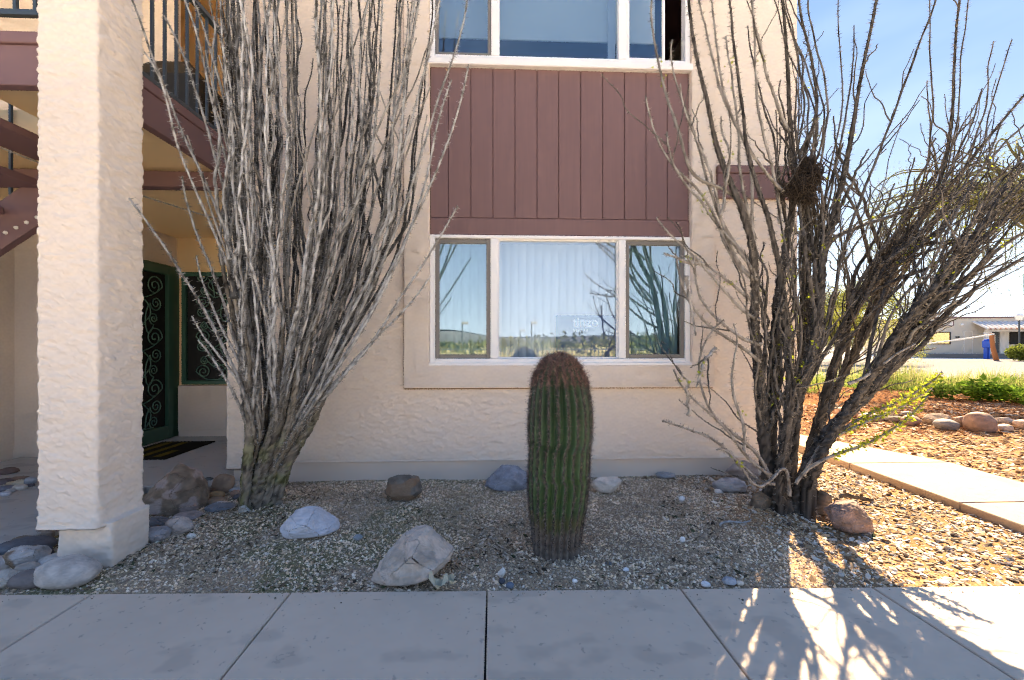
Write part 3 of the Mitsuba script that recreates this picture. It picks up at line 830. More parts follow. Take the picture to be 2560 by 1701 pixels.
def spine_set(p, r, g, per_m, L):
    """thorn bases along a curve p with radii r"""
    d = np.r_[0, np.cumsum(np.linalg.norm(np.diff(p, axis=0), axis=1))]
    n = max(2, int(d[-1] * per_m))
    t = g.uniform(0, d[-1], n)
    q = np.stack([np.interp(t, d, p[:, k]) for k in range(3)], 1)
    tg = np.gradient(p, axis=0)
    tt = np.stack([np.interp(t, d, tg[:, k]) for k in range(3)], 1)
    tt /= np.linalg.norm(tt, axis=1, keepdims=True) + 1e-9
    o = unit(n, g)
    o -= tt * (o * tt).sum(1, keepdims=True)
    o /= np.linalg.norm(o, axis=1, keepdims=True) + 1e-9
    rr = np.interp(t, d, r)
    return q + o * rr[:, None] * 0.9, o + 0.25 * tt * g.uniform(-0.2, 1, (n, 1)), g.uniform(L * 0.6, L * 1.3, n)


def wander(p, g, amp):
    n = len(p)
    k = np.linspace(0, 1, n)[:, None]
    w = sum(g.normal(size=(1, 3)) * amp / f * np.sin(k * math.pi * 2 * f + g.uniform(0, 6, (1, 3))) for f in (1.5, 3, 6, 11))
    return p + w * np.clip(k * 4, 0, 1) * np.array([1, 1, 0.3])


def left_ocotillo():
    g = np.random.default_rng(21)
    key = thing('ocotillo_shrub', 'tall grey leafless ocotillo fanning up left of the windows', 'ocotillo')
    bx, by = -1.70, 3.27
    zk = [0, 0.3, 0.66, 1.1, 1.6, 2.1, 2.9, 3.7, 5.2]
    wk = [0.110, 0.145, 0.245, 0.36, 0.56, 0.70, 0.78, 0.84, 0.95]
    wy = [0.12, 0.15, 0.20, 0.30, 0.40, 0.46, 0.52, 0.55, 0.6]
    cxk = [0, 0.06, 0.17, 0.25, 0.34, 0.40, 0.43, 0.44, 0.46]
    cyk = [0, 0, -0.02, -0.06, -0.10, -0.13, -0.16, -0.18, -0.2]

    def fam(rho, phi, z):
        return np.stack([bx + np.interp(z, zk, cxk) + rho * math.cos(phi) * np.interp(z, zk, wk),
                         by + np.interp(z, zk, cyk) + rho * math.sin(phi) * np.interp(z, zk, wy), z], 1)

    spb, spd, spl = [], [], []
    trunks = []
    for k in range(11):
        phi = k / 11 * 2 * math.pi + g.uniform(-0.2, 0.2)
        rho = 0.85 if k < 8 else 0.4
        z = np.linspace(-0.06, g.uniform(1.3, 2.0), 90)
        p = wander(fam(rho, phi, z), g, 0.012)
        r = np.interp(z, [-0.1, 0.05, 0.5, z[-1] * 0.6, z[-1]], [0.050, 0.041, 0.034, 0.020, 0.006]) * g.uniform(0.75, 1.2)
        m = tube(p, r, 14, 0.13, k)
        part(key, 'trunk', m, 'm_bark', smooth=True, color=bark_color(m, g, (0.24, 0.215, 0.18), (0.036, 0.031, 0.026), (0.16, 0.175, 0.06)))
        trunks.append((rho, phi))
        a = spine_set(p, r, g, 70, 0.016)
        spb.append(a[0]); spd.append(a[1]); spl.append(a[2])
    clumps = [(math.sqrt((q + 0.5) / 40) * 1.02, q * 2.39996 + g.normal() * 0.2) for q in range(40)]
    for k in range(112):
        rho, phi = clumps[(k * 7) % 40 if k < 80 else int(g.integers(40))]
        rho, phi = min(abs(rho + g.normal() * 0.07), 1.08), phi + g.normal() * 0.13
        cap = 0.68 if math.sin(phi) < 0.1 else 0.85
        if math.cos(phi) * rho < -cap:
            rho = cap / abs(math.cos(phi)) * g.uniform(0.45, 1.0)
        tr = min(trunks, key=lambda t: (t[0] * math.cos(t[1]) - rho * math.cos(phi)) ** 2 + (t[0] * math.sin(t[1]) - rho * math.sin(phi)) ** 2 + g.uniform(0, 0.25))
        zb = g.uniform(0.15, 1.1) if g.random() < 0.75 else g.uniform(1.0, 2.2)
        zt = g.uniform(3.4, 5.2) if g.random() < 0.58 else g.uniform(1.9, 3.5)
        z = np.linspace(zb - 0.12, zt, int(38 * (zt - zb)) + 12)
        b = smooth01(zb - 0.05, zb + 0.9, z)[:, None]
        p = fam(*tr, z) * (1 - b) + fam(rho, phi, z) * b
        p = wander(p, g, 0.027)
        p[:, 1] = np.minimum(p[:, 1], 3.87)
        p[:, 1] = np.where(p[:, 0] < -1.95, np.maximum(p[:, 1], 2.90), p[:, 1])
        r = np.linspace(g.uniform(0.0095, 0.0155), 0.0048, len(z)) * np.interp(np.linspace(0, 1, len(z)), [0, 0.06, 1], [1.5, 1.0, 1.0]) * (0.9 + 0.2 * np.sin(np.linspace(0, 9, len(z)) + g.uniform(0, 6)))
        m = tube(p, r, 7, 0.13, k)
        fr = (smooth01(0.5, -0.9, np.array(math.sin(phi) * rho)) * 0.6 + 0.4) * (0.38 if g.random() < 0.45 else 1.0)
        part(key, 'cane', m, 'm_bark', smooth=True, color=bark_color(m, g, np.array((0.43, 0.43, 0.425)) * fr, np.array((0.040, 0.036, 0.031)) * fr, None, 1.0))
        a = spine_set(p, r, g, 170, 0.021)
        spb.append(a[0]); spd.append(a[1]); spl.append(a[2])
        if g.random() < 0.35:                                     # a fork
            i0 = int(len(p) * g.uniform(0.3, 0.7))
            L = g.uniform(0.4, 1.1)
            d0 = p[i0 + 1] - p[i0]
            d0 = d0 / np.linalg.norm(d0) + g.normal(size=3) * np.array([0.28, 0.2, 0.1])
            s = np.linspace(0, L, 16)[:, None]
            q = p[i0] + d0 * s + np.array([0, 0, 0.12]) * s ** 2
            q[:, 1] = np.clip(q[:, 1], 2.92, 3.85)
            q = wander(q, g, 0.008)
            r2 = np.linspace(r[i0] * 0.8, 0.004, 16)
            m = tube(q, r2, 6, 0.12, k)
            part(key, 'cane', m, 'm_bark', smooth=True, color=bark_color(m, g, (0.36, 0.34, 0.31), (0.10, 0.09, 0.075)))
            a = spine_set(q, r2, g, 90, 0.015)
            spb.append(a[0]); spd.append(a[1]); spl.append(a[2])
    # the stray canes on both flanks, each as the photograph shows it
    stray = [
        ([(322, 495), (390, 590), (445, 670), (510, 775), (565, 880), (610, 990), (640, 1110)], 2.53, 3.15),
        ([(455, 440), (480, 550), (518, 650), (560, 760), (595, 880), (635, 1000), (650, 1100)], 2.9, 3.15),
        ([(360, 130), (410, 230), (435, 330), (470, 430), (530, 570), (590, 720), (630, 900), (650, 1050)], 2.62, 3.15),
        ([(325, -10), (352, 60), (388, 160), (410, 215), (455, 330), (520, 470), (580, 640), (625, 840), (650, 1050)], 2.53, 3.15),
        ([(410, 40), (470, 170), (510, 300), (545, 420), (585, 560), (620, 760), (645, 950)], 2.80, 3.15),
        ([(440, -40), (500, 120), (530, 260), (570, 420), (600, 600), (630, 800), (650, 1000)], 2.9, 3.2),
        ([(490, 640), (520, 740), (560, 830), (605, 925), (640, 1020)], 2.95, 3.15),
        ([(478, 790), (520, 850), (570, 920), (615, 990), (645, 1080)], 2.95, 3.2),
        ([(495, 850), (560, 940), (610, 1040), (640, 1130)], 3.0, 3.2),
        ([(470, -30), (520, 90), (560, 250), (590, 420), (620, 620), (650, 850)], 2.85, 3.2),
        ([(1172, 160), (1140, 290), (1105, 390), (1060, 500), (1000, 640), (925, 790), (830, 940), (750, 1060), (690, 1170)], 2.9, 3.2),
        ([(1078, 690), (1000, 785), (920, 865), (840, 955), (760, 1060), (690, 1170)], 3.2, 3.2),
        ([(1170, -30), (1140, 120), (1098, 240), (1050, 400), (980, 600), (890, 800), (790, 980), (710, 1120)], 2.9, 3.2),
        ([(1110, -60), (1075, 120), (1020, 330), (955, 550), (880, 760), (790, 950), (710, 1100)], 3.0, 3.2),
        ([(1146, 515), (1095, 600), (1010, 735), (910, 880), (815, 990), (730, 1100)], 3.05, 3.2),
        ([(1128, 200), (1090, 330), (1060, 470), (990, 650), (890, 840), (790, 1000), (700, 1130)], 2.95, 3.2),
        ([(1060, -60), (1030, 100), (985, 300), (930, 520), (860, 740), (780, 950), (700, 1120)], 3.05, 3.25),
    ]
    for uv, Ya, Yb in stray:
        n = len(uv)
        pts = [at(u, v, Ya + (Yb - Ya) * k / (n - 1)) for k, (u, v) in enumerate(uv)]
        p = resample(pts[::-1], 120)
        p = wander(p, g, 0.006)
        r = np.linspace(0.0135, 0.0050, 120)
        m = tube(p, r, 7, 0.12, n)
        part(key, 'cane', m, 'm_bark', smooth=True, color=bark_color(m, g, (0.40, 0.40, 0.395), (0.075, 0.068, 0.06), None, 1.0))
        a = spine_set(p, r, g, 190, 0.024)
        spb.append(a[0]); spd.append(a[1]); spl.append(a[2])
    B_, D_, L_ = np.vstack(spb), np.vstack(spd), np.concatenate(spl)
    c = np.repeat(g.choice([0.2, 0.8, 1.2], (len(B_), 1)), 4, 0) * np.array([0.40, 0.40, 0.40])
    part(key, 'spines', spikes(B_, D_, L_, 0.0018), 'm_plain', color=c, kind='stuff')
    sel = g.choice(len(B_), 700, replace=False)
    lv = leaves(B_[sel], D_[sel] + 0.4 * unit(700, g), unit(700, g), g.uniform(0.010, 0.022, 700), g.uniform(0.006, 0.011, 700))
    part(key, 'dry_leaves', lv, 'm_leaf', color=np.repeat(g.uniform(0.5, 1.1, (700, 1)), 4, 0) * np.array([0.50, 0.36, 0.19]), kind='stuff')


left_ocotillo()


def right_ocotillo():
    g = np.random.default_rng(33)
    key = thing('ocotillo_shrub', 'sprawling ocotillo, backlit shade in its dark bark colour, leaning away at the building corner with a nest in it', 'ocotillo')
    TR = [
        ([(1935, 1290, 3.08), (1915, 1150, 3.08), (1903, 1000, 3.10), (1890, 850, 3.10), (1885, 720, 3.05), (1880, 620, 3.0), (1842, 500, 2.95), (1800, 390, 2.95), (1765, 250, 2.9), (1735, 100, 2.9), (1715, -110, 2.9)], 0.058),
        ([(1945, 1285, 3.12), (1925, 1100, 3.15), (1930, 940, 3.15), (1945, 800, 3.15), (1962, 640, 3.2), (1985, 440, 3.2), (1978, 280, 3.2), (1960, 100, 3.2), (1940, -130, 3.2)], 0.060),
        ([(1965, 1295, 3.00), (1960, 1150, 3.00), (1985, 1000, 3.0), (2035, 850, 3.0), (2052, 700, 3.05), (2080, 560, 3.1), (2120, 400, 3.1), (2150, 220, 3.1), (2185, 0, 3.1), (2205, -160, 3.1)], 0.058),
        ([(1990, 1285, 3.02), (2015, 1180, 3.0), (2080, 1065, 2.95), (2170, 978, 2.92), (2275, 855, 2.9), (2345, 740, 2.9), (2430, 630, 2.85), (2560, 500, 2.8), (2720, 350, 2.8)], 0.062),
        ([(1985, 1270, 3.12), (2030, 1120, 3.2), (2075, 950, 3.3), (2120, 800, 3.35), (2185, 680, 3.4), (2290, 560, 3.4), (2420, 410, 3.4), (2560, 240, 3.4), (2660, 110, 3.4)], 0.052),
        ([(2000, 1240, 3.2), (2055, 1060, 3.35), (2130, 900, 3.5), (2190, 760, 3.5), (2255, 620, 3.5), (2330, 480, 3.5), (2372, 350, 3.5), (2392, 190, 3.5), (2402, 0, 3.5), (2410, -130, 3.5)], 0.048),
        ([(2020, 1235, 2.92), (2062, 1120, 2.88), (2140, 1000, 2.85), (2225, 860, 2.8), (2320, 740, 2.75), (2430, 590, 2.7), (2560, 420, 2.7), (2680, 280, 2.7)], 0.050),
        ([(1975, 1260, 3.15), (1992, 1050, 3.2), (2010, 880, 3.25), (2018, 700, 3.25), (2022, 540, 3.25), (2005, 420, 3.25), (2040, 290, 3.25), (2022, 120, 3.25), (2012, -110, 3.25)], 0.046),
        ([(1950, 1280, 2.98), (1958, 1120, 2.96), (1975, 980, 2.95), (1965, 840, 2.95), (1950, 700, 2.95), (1925, 560, 2.9), (1880, 420, 2.9), (1850, 250, 2.9), (1830, 60, 2.9), (1815, -100, 2.9)], 0.040),
    ]
    spb, spd, spl = [], [], []
    curves = []

    def keep(p, r, per=95, L=0.017):
        a = spine_set(p, r, g, per, L)
        spb.append(a[0]); spd.append(a[1]); spl.append(a[2])

    LT, DK = np.array((0.105, 0.095, 0.086)), np.array((0.011, 0.010, 0.009))  # bark kept dark as if backlit; that shade is put into the colour
    for k, (uvY, r0) in enumerate(TR):
        p = resample([at(*q) for q in uvY], 170)
        p[:2, 2] = np.minimum(p[:2, 2], -0.03) if p[0, 2] > -0.03 else p[:2, 2]
        p = wander(p, g, 0.012)
        t = np.linspace(0, 1, 170)
        r = 0.74 * r0 * np.interp(t, [0, 0.05, 0.3, 0.55, 0.75, 1], [1.2, 0.98, 0.74, 0.44, 0.27, 0.15])
        m = tube(p, r, 14, 0.16, k)
        part(key, 'trunk', m, 'm_bark', smooth=True, color=bark_color(m, g, LT, DK))
        curves.append((p, r))
        keep(p, r, 260, 0.026)
    # canes that run between neighbouring trunks
    pairs = [(3, 4), (3, 6), (4, 6), (3, 6), (4, 6), (3, 4), (6, 3), (4, 5), (5, 2), (2, 7), (2, 5), (7, 1), (2, 7)]
    for k in range(74):
        q_ = g.integers(len(pairs))
        i, j = pairs[q_]
        w = g.uniform(-0.25, 1.25)
        t0, t1 = g.uniform(0.12, 0.5), g.uniform(0.7, 1.0)
        if g.random() < 0.3 or q_ > 6:
            t1 = g.uniform(0.50, 0.72)
        n = 90
        t = np.linspace(t0, t1, n)
        pi_, pj = (np.stack([np.interp(t, np.linspace(0, 1, 170), curves[q][0][:, c]) for c in range(3)], 1) for q in (i, j))
        b = smooth01(t0, min(t0 + 0.3, t1), t)[:, None]
        p = pi_ * (1 - b * w) + pj * (b * w)
        p = p + (np.linspace(0, 1, n)[:, None] ** 1.3) * g.normal(size=(1, 3)) * np.array([0.18, 0.08, 0.18])
        p = wander(p, g, 0.020)
        p[:, 1] = np.minimum(p[:, 1], np.where(p[:, 0] < 2.8, 3.86, 9))
        r = np.linspace(g.uniform(0.010, 0.021), 0.0042, n)
        m = tube(p, r, 7, 0.12, k)
        part(key, 'cane', m, 'm_bark', smooth=True, color=bark_color(m, g, LT * 1.15, DK * 1.2))
        curves.append((p, r))
        keep(p, r, 120, 0.020)
    for k in range(34):
        i, j, lo, hi = [(0, 8, 0.30, 0.55), (8, 1, 0.30, 0.5), (1, 2, 0.35, 0.55), (2, 7, 0.8, 1.0), (5, 2, 0.8, 0.98), (7, 1, 0.8, 1.0)][k % 6]
        n = 80
        t0, t1, w = g.uniform(0.02, 0.2), g.uniform(lo, hi), g.uniform(-0.2, 1.2)
        t = np.linspace(t0, t1, n)
        pi_, pj = (np.stack([np.interp(t, np.linspace(0, 1, 170), curves[q][0][:, c]) for c in range(3)], 1) for q in (i, j))
        b = smooth01(t0, t1, t)[:, None]
        p = wander(pi_ * (1 - b * w) + pj * (b * w) + np.linspace(0, 1, n)[:, None] ** 1.4 * g.normal(size=(1, 3)) * np.array([0.18, 0.12, 0.08]), g, 0.03)
        p[:, 1] = np.minimum(p[:, 1], np.where(p[:, 0] < 2.8, 3.84, 9))
        r = np.linspace(g.uniform(0.009, 0.016), 0.004, n)
        m = tube(p, r, 7, 0.12, k)
        part(key, 'cane', m, 'm_bark', smooth=True, color=bark_color(m, g, LT * 1.3, DK * 1.4))
        curves.append((p, r))
        keep(p, r, 130, 0.020)
    # canes arching left across the wall and the window
    arch = [
        ([(1900, 760), (1840, 720), (1790, 680), (1740, 650), (1700, 640)], 3.05, 3.0),
        ([(1893, 700), (1830, 640), (1790, 545), (1745, 475), (1690, 425), (1645, 350), (1615, 240)], 3.0, 2.85),
        ([(1888, 660), (1840, 610), (1792, 520), (1762, 440), (1735, 330), (1700, 230), (1680, 100)], 3.05, 2.9),
        ([(1898, 800), (1850, 770), (1800, 715), (1750, 655), (1700, 610), (1640, 545)], 3.05, 2.85),
        ([(1890, 690), (1820, 590), (1745, 500), (1700, 440), (1672, 330)], 3.0, 2.85),
        ([(1935, 1210), (1870, 1180), (1800, 1110), (1740, 1080), (1655, 1053)], 2.95, 2.75),
        ([(1930, 1190), (1850, 1120), (1790, 1050), (1740, 1000), (1700, 955), (1682, 925)], 2.95, 2.75),
        ([(1925, 1200), (1840, 1090), (1785, 1040), (1750, 950), (1755, 880), (1810, 800)], 2.95, 2.8),
        ([(1860, 1130), (1850, 1040), (1832, 960), (1838, 880), (1834, 810)], 2.95, 2.85),
        ([(1900, 905), (1840, 860), (1760, 800), (1715, 740), (1692, 640)], 3.0, 2.8),
        ([(1905, 860), (1835, 835), (1770, 770), (1740, 690), (1730, 640)], 3.0, 2.85),
        ([(1975, 1240), (1945, 1180), (1905, 1215), (1850, 1165), (1790, 1125)], 2.92, 2.75),
        ([(1960, 480), (1905, 420), (1850, 330), (1795, 200), (1760, 60), (1735, -60)], 3.1, 2.95),
        ([(1890, 640), (1880, 520), (1870, 380), (1820, 260), (1790, 120), (1770, -60)], 3.0, 2.9),
        ([(1950, 560), (1930, 420), (1900, 280), (1885, 120), (1880, -60)], 3.15, 3.0),
        ([(1975, 330), (1930, 230), (1900, 110), (1860, -60)], 3.2, 3.05),
        ([(1890, 600), (1860, 480), (1845, 330), (1830, 210), (1818, 90)], 3.0, 2.9),
        ([(1850, 520), (1800, 470), (1740, 440), (1700, 350), (1640, 130), (1640, -60)], 3.0, 2.8),
        ([(1885, 700), (1810, 560), (1790, 480), (1760, 400), (1720, 300), (1705, 210)], 3.0, 2.9),
        ([(1800, 540), (1820, 450), (1812, 340), (1808, 290)], 2.95, 2.9),
        ([(1760, 660), (1700, 650), (1665, 632)], 2.95, 2.85),
        ([(1790, 870), (1760, 910), (1742, 970)], 2.8, 2.75),
        ([(1715, 690), (1728, 770), (1740, 840)], 2.85, 2.8),
        ([(1720, 1040), (1720, 980), (1705, 930)], 2.75, 2.7),
        ([(2010, 1190), (2110, 1080), (2200, 1040), (2280, 1005), (2330, 970)], 2.9, 2.8),
        ([(2040, 1130), (2130, 1060), (2210, 1020), (2270, 990), (2360, 930)], 2.9, 2.8),
        ([(1990, 1210), (2060, 1150), (2140, 1120), (2230, 1075), (2320, 990)], 2.85, 2.7),
        ([(2120, 960), (2180, 930), (2250, 880), (2290, 860)], 2.85, 2.75),
        ([(2270, 860), (2320, 800), (2370, 770), (2390, 752)], 2.85, 2.75),
        ([(2260, 840), (2330, 770), (2360, 730), (2420, 690)], 2.9, 2.85),
    ]
    arched = []
    for uv, Ya, Yb in arch:
        n = len(uv)
        p = wander(resample([at(u, v, Ya + (Yb - Ya) * k / (n - 1)) for k, (u, v) in enumerate(uv)], 46), g, 0.008)
        r = np.linspace(0.0125, 0.0050, 46)
        m = tube(p, r, 7, 0.10, n)
        part(key, 'cane', m, 'm_bark', smooth=True, color=bark_color(m, g, (0.30, 0.285, 0.265), (0.09, 0.08, 0.07)))
        keep(p, r, 150, 0.022)
        curves.append((p, r))
        arched.append(p)
    # side twigs, joined: too fine to pick apart
    tw, cw = [], []
    for k in range(470):
        p, r = curves[9 + g.integers(len(curves) - 9) if g.random() < 0.4 else 9 + g.integers(74)] if g.random() < 0.75 else curves[(2, 3, 4, 5, 6, 7, 1, 3, 4)[g.integers(9)]]
        n = len(p)
        i0 = int(n * g.uniform(0.12, 0.95))
        i0 = min(i0, n - 2)
        d0 = p[i0 + 1] - p[i0]
        d0 = d0 / np.linalg.norm(d0) + unit(1, g)[0] * np.array([0.9, 0.5, 0.7])
        L = g.uniform(0.08, 0.60)
        s = np.linspace(0, L, 12)[:, None]
        q = p[i0] + d0 / np.linalg.norm(d0) * s + np.array([0, 0, 0.35]) * s ** 2
        q[:, 1] = np.minimum(q[:, 1], np.where(q[:, 0] < 2.8, 3.88, 9))
        q = wander(q, g, 0.012)
        rr = np.linspace(min(r[i0] * 0.7, 0.0065), 0.0025, 12)
        m = tube(q, rr, 5)
        tw.append(m)
        cw.append(bark_color(m, g, LT * 1.2, DK * 1.3))
        keep(q, rr, 75, 0.013)
    part(key, 'twigs', tw, 'm_bark', smooth=True, color=np.vstack(cw), kind='stuff')
    B_, D_, L_ = np.vstack(spb), np.vstack(spd), np.concatenate(spl)
    c = np.repeat(g.choice([0.15, 0.5, 1.1], (len(B_), 1)), 4, 0) * np.array([0.30, 0.275, 0.24])
    part(key, 'spines', spikes(B_, D_, L_, 0.0020), 'm_plain', color=c, kind='stuff')
    # fresh leaves on a few canes
    Pb, Pd = [], []
    for p in (arched[24], arched[26], arched[25]):
        sel = p[14:44]
        for q in sel:
            for _ in range(7):
                Pb.append(q + g.normal(size=3) * 0.010); Pd.append(unit(1, g)[0] + np.array([0.3, -0.2, 0.5]))
    for _ in range(130):
        p, r = curves[g.integers(len(curves))]
        q = p[int(len(p) * g.uniform(0.3, 0.9))]
        for _ in range(5):
            Pb.append(q + g.normal(size=3) * 0.018); Pd.append(unit(1, g)[0] + np.array([0, 0, 0.4]))
    n = len(Pb)
    part(key, 'leaves', leaves(np.array(Pb), np.array(Pd), unit(n, g), g.uniform(0.017, 0.032, n), g.uniform(0.011, 0.019, n)), 'm_leaf',
         color=np.repeat(g.uniform(0.6, 1.3, (n, 1)), 4, 0) * np.array([0.40, 0.46, 0.04]), kind='stuff', label='small bright yellow-green leaves on a few canes')
    # cut stump beside the trunk
    p = resample([onground(2052, 1290), onground(2052, 1290) + [0.02, 0.02, 0.07], onground(2052, 1290) + [0.06, 0.03, 0.15]], 14)
    m = tube(p, np.linspace(0.060, 0.046, 14), 12, 0.08, 3)
    part(key, 'stump', m, 'm_bark', smooth=True, color=bark_color(m, g, (0.2, 0.165, 0.125), (0.06, 0.05, 0.04)))
    # the nest
    c0 = at(2008, 455, 3.06)
    tws = []
    lobes = [(c0 + np.array(o), q) for o, q in (((0, 0, 0), 0.10), ((0.07, 0, 0.05), 0.075), ((-0.06, 0.02, -0.05), 0.07), ((0.02, 0, -0.11), 0.06), ((0.05, 0.02, 0.12), 0.05))]
    for k in range(620):
        cc, rad = lobes[g.integers(5)]
        d = unit(1, g)[0]
        q0 = cc + d * rad * g.uniform(0.1, 1.15)
        ax = unit(1, g)[0] * np.array([1, 0.7, 1.3])
        ax /= np.linalg.norm(ax)
        L = g.uniform(0.05, 0.26 if k % 6 == 0 else 0.15)
        s = np.linspace(-0.5, 0.5, 6)[:, None]
        q = q0 + ax * s * L - d * (s ** 2) * L * 0.6
        tws.append(tube(q, g.uniform(0.0020, 0.0042), 4))
    solo('bird_nest', tws, 'm_nest', 'dark tangled nest of twigs lodged in the ocotillo at the building corner', 'nest')


scene['m_nest'] = two(pr((0.035, 0.028, 0.023), 0.95, 0.1))
right_ocotillo()

#@ROCKS
# ------------------------------------------------------------------ rocks, cobbles, gravel
def rock_mesh(size, kind, seed, sub=4, outline=None):
    g = np.random.default_rng(seed)
    if kind in ('angular', 'lump'):
        if outline is not None:
            o = np.array(outline, float)                         # silhouette as (x, z) in 0..1
            c = np.array([0.5, 0.35])
            pts = [np.stack([c[0] + (o[:, 0] - c[0]) * k, np.full(len(o), yy), c[1] + (o[:, 1] - c[1]) * kz], 1)
                   for k, kz, yy in ((0.55, 0.45, -0.5), (0.93, 0.80, -0.22), (1.0, 1.0, 0.10), (0.75, 0.8, 0.42))]
            pts = np.vstack(pts) + g.normal(size=(4 * len(o), 3)) * 0.025
        else:
            n = 15 if kind == 'angular' else 34
            pts = unit(n, g) * g.uniform(0.86, 1.0, (n, 1))
            pts[:, 2] = np.where(pts[:, 2] > 0.5, 0.5 + (pts[:, 2] - 0.5) * 0.7, pts[:, 2])
        h = trimesh.Trimesh(pts).convex_hull
        h.apply_scale(1.0 / h.extents.max())
        h = trimesh.Trimesh(*trimesh.remesh.subdivide_to_size(h.vertices, h.faces, 0.055 if sub > 3 else 0.10))
        trimesh.smoothing.filter_laplacian(h, iterations=2 if kind == 'angular' else 5)
        v, f = np.array(h.vertices), np.array(h.faces)
        nr = np.array(h.vertex_normals)
        q = v + seed * 1.37
        v = v + nr * (0.10 * (meshkit.fbm(q * 4, 3, seed) - 0.5) + 0.035 * (meshkit.fbm(q * 15, 2, seed + 1) - 0.5))[:, None]
    else:                                                        # cobble
        m = trimesh.creation.icosphere(sub, 1.0)
        v, f = m.vertices.copy(), m.faces
        v = np.sign(v) * np.abs(v) ** 0.92
        v = v * (1 + 0.30 * (meshkit.fbm(v * 1.1 + seed * 1.7, 2, seed) - 0.5)[:, None])
    v = v - (v.max(0) + v.min(0)) / 2
    v = v / (v.max(0) - v.min(0))
    return v * np.asarray(size), f


def rock_colors(v, base, seed, vary=0.35, patch=None):
    n = meshkit.fbm(v * 22 + seed, 4, seed)[:, None]
    s = meshkit.noise(v * 190, seed)[:, None]
    c = np.array(base) * (1 - vary + 2 * vary * np.clip((n - 0.3) / 0.4, 0, 1)) * (0.85 + 0.3 * s)
    if patch is not None:
        k = smooth01(0.50, 0.58, meshkit.fbm(v * 9 + seed * 3.1, 3, seed + 4))[:, None]
        c = c * (1 - k) + np.array(patch) * (0.8 + 0.4 * s) * k
    return np.clip(c, 0.01, 0.95)


used_seed = [100]


def rock(name, u0, u1, v0, v1, kind, color, label, cat='rock', depth=0.8, group=None, vary=0.3, patch=None, bury=0.22, seed=None, z=0.0, sub=4, outline=None):
    """a rock whose outline in the photograph is u0..u1, v0..v1; v1 is where its front meets the ground"""
    used_seed[0] += 1
    seed = seed or used_seed[0]
    g = np.random.default_rng(seed)
    p = onground((u0 + u1) / 2, v1, z)
    w = abs(u1 - u0) / F * p[1]
    dep = w * depth
    p = p + np.array([p[0] / p[1], 1, 0]) * dep * 0.42
    w = abs(u1 - u0) / F * p[1]
    top = float(at((u0 + u1) / 2, v0, p[1] - 0.1 * dep)[2])
    h = max(top - z, w * 0.16) * (1 + bury)
    v, f = rock_mesh((w, dep, h), kind, seed, sub, outline)
    v = v + [p[0], p[1], z + h / 2 - h * bury / (1 + bury)]
    mesh = trimesh.Trimesh(v, f, process=False)
    return solo(name, mesh, 'm_cobble' if kind == 'cobble' else 'm_stone', label, cat, smooth=kind == 'cobble', color=rock_colors(v, color, seed, vary, patch), group=group)


rock('boulder', 366, 506, 1166, 1287, 'angular', (0.20, 0.16, 0.125), 'large brown angular boulder by the entry slab, right of the pillar', 'boulder', 0.8, patch=(0.34, 0.285, 0.27), seed=7, outline=[(0, 0), (0.02, 0.42), (0.22, 0.62), (0.38, 0.92), (0.52, 1), (0.80, 0.90), (0.95, 0.60), (1, 0.2), (0.95, 0), (0.45, -0.05)])
rock('rock', 708, 842, 1276, 1350, 'lump', (0.50, 0.50, 0.53), 'pale blue-grey flat rock right of the left ocotillo', depth=0.7, vary=0.10, seed=41, outline=[(0, 0.05), (0.02, 0.5), (0.22, 0.9), (0.36, 1), (0.58, 0.97), (0.80, 0.62), (0.98, 0.42), (1, 0.25), (0.8, 0.1), (0.4, -0.03), (0.15, 0)])
rock('rock', 936, 1132, 1330, 1469, 'angular', (0.34, 0.305, 0.27), 'large pinkish tan wedge rock beside the sidewalk', depth=0.75, vary=0.25, patch=(0.42, 0.36, 0.31), seed=19, outline=[(0, 0.12), (0.02, 0.3), (0.25, 0.62), (0.42, 0.9), (0.55, 1), (0.68, 0.97), (0.83, 0.72), (1, 0.6), (0.97, 0.38), (0.75, 0.15), (0.25, -0.02), (0.12, 0.0)])
rock('rock', 962, 1054, 1189, 1254, 'lump', (0.15, 0.13, 0.11), 'dark brown rounded rock under the left side of the window', depth=0.8, patch=(0.22, 0.15, 0.10), seed=23)
rock('rock', 1211, 1330, 1167, 1225, 'angular', (0.24, 0.25, 0.29), 'slate grey flat rock against the wall left of the cactus', depth=0.6, vary=0.2, seed=29, outline=[(0, 0.1), (0.03, 0.4), (0.22, 0.8), (0.40, 1), (0.72, 0.93), (0.92, 0.7), (1, 0.4), (0.97, 0.05), (0.5, 0)])
rock('rock', 1478, 1555, 1194, 1233, 'lump', (0.56, 0.50, 0.44), 'pale cream rock against the wall right of the cactus', depth=0.6, vary=0.15, seed=31)
rock('rock', 1806, 1890, 1150, 1206, 'angular', (0.24, 0.22, 0.22), 'grey block rock standing at the wall behind the right ocotillo', depth=0.5, seed=37)
rock('rock', 1781, 1868, 1198, 1238, 'lump', (0.30, 0.29, 0.30), 'rough grey rock lying left of the right ocotillo trunks', depth=0.6, patch=(0.42, 0.40, 0.40), seed=43)
rock('rock', 2064, 2178, 1256, 1336, 'lump', (0.19, 0.135, 0.11), 'reddish brown rock at the foot of the right ocotillo', depth=0.7, patch=(0.26, 0.18, 0.15), seed=47)
rock('rock', 2006, 2042, 1268, 1302, 'lump', (0.22, 0.20, 0.18), 'small grey rock between ocotillo trunks and the reddish rock', depth=0.8)
rock('rock', 1880, 1935, 1230, 1290, 'lump', (0.16, 0.13, 0.10), 'dark rock tucked behind the right ocotillo foot', depth=0.8)
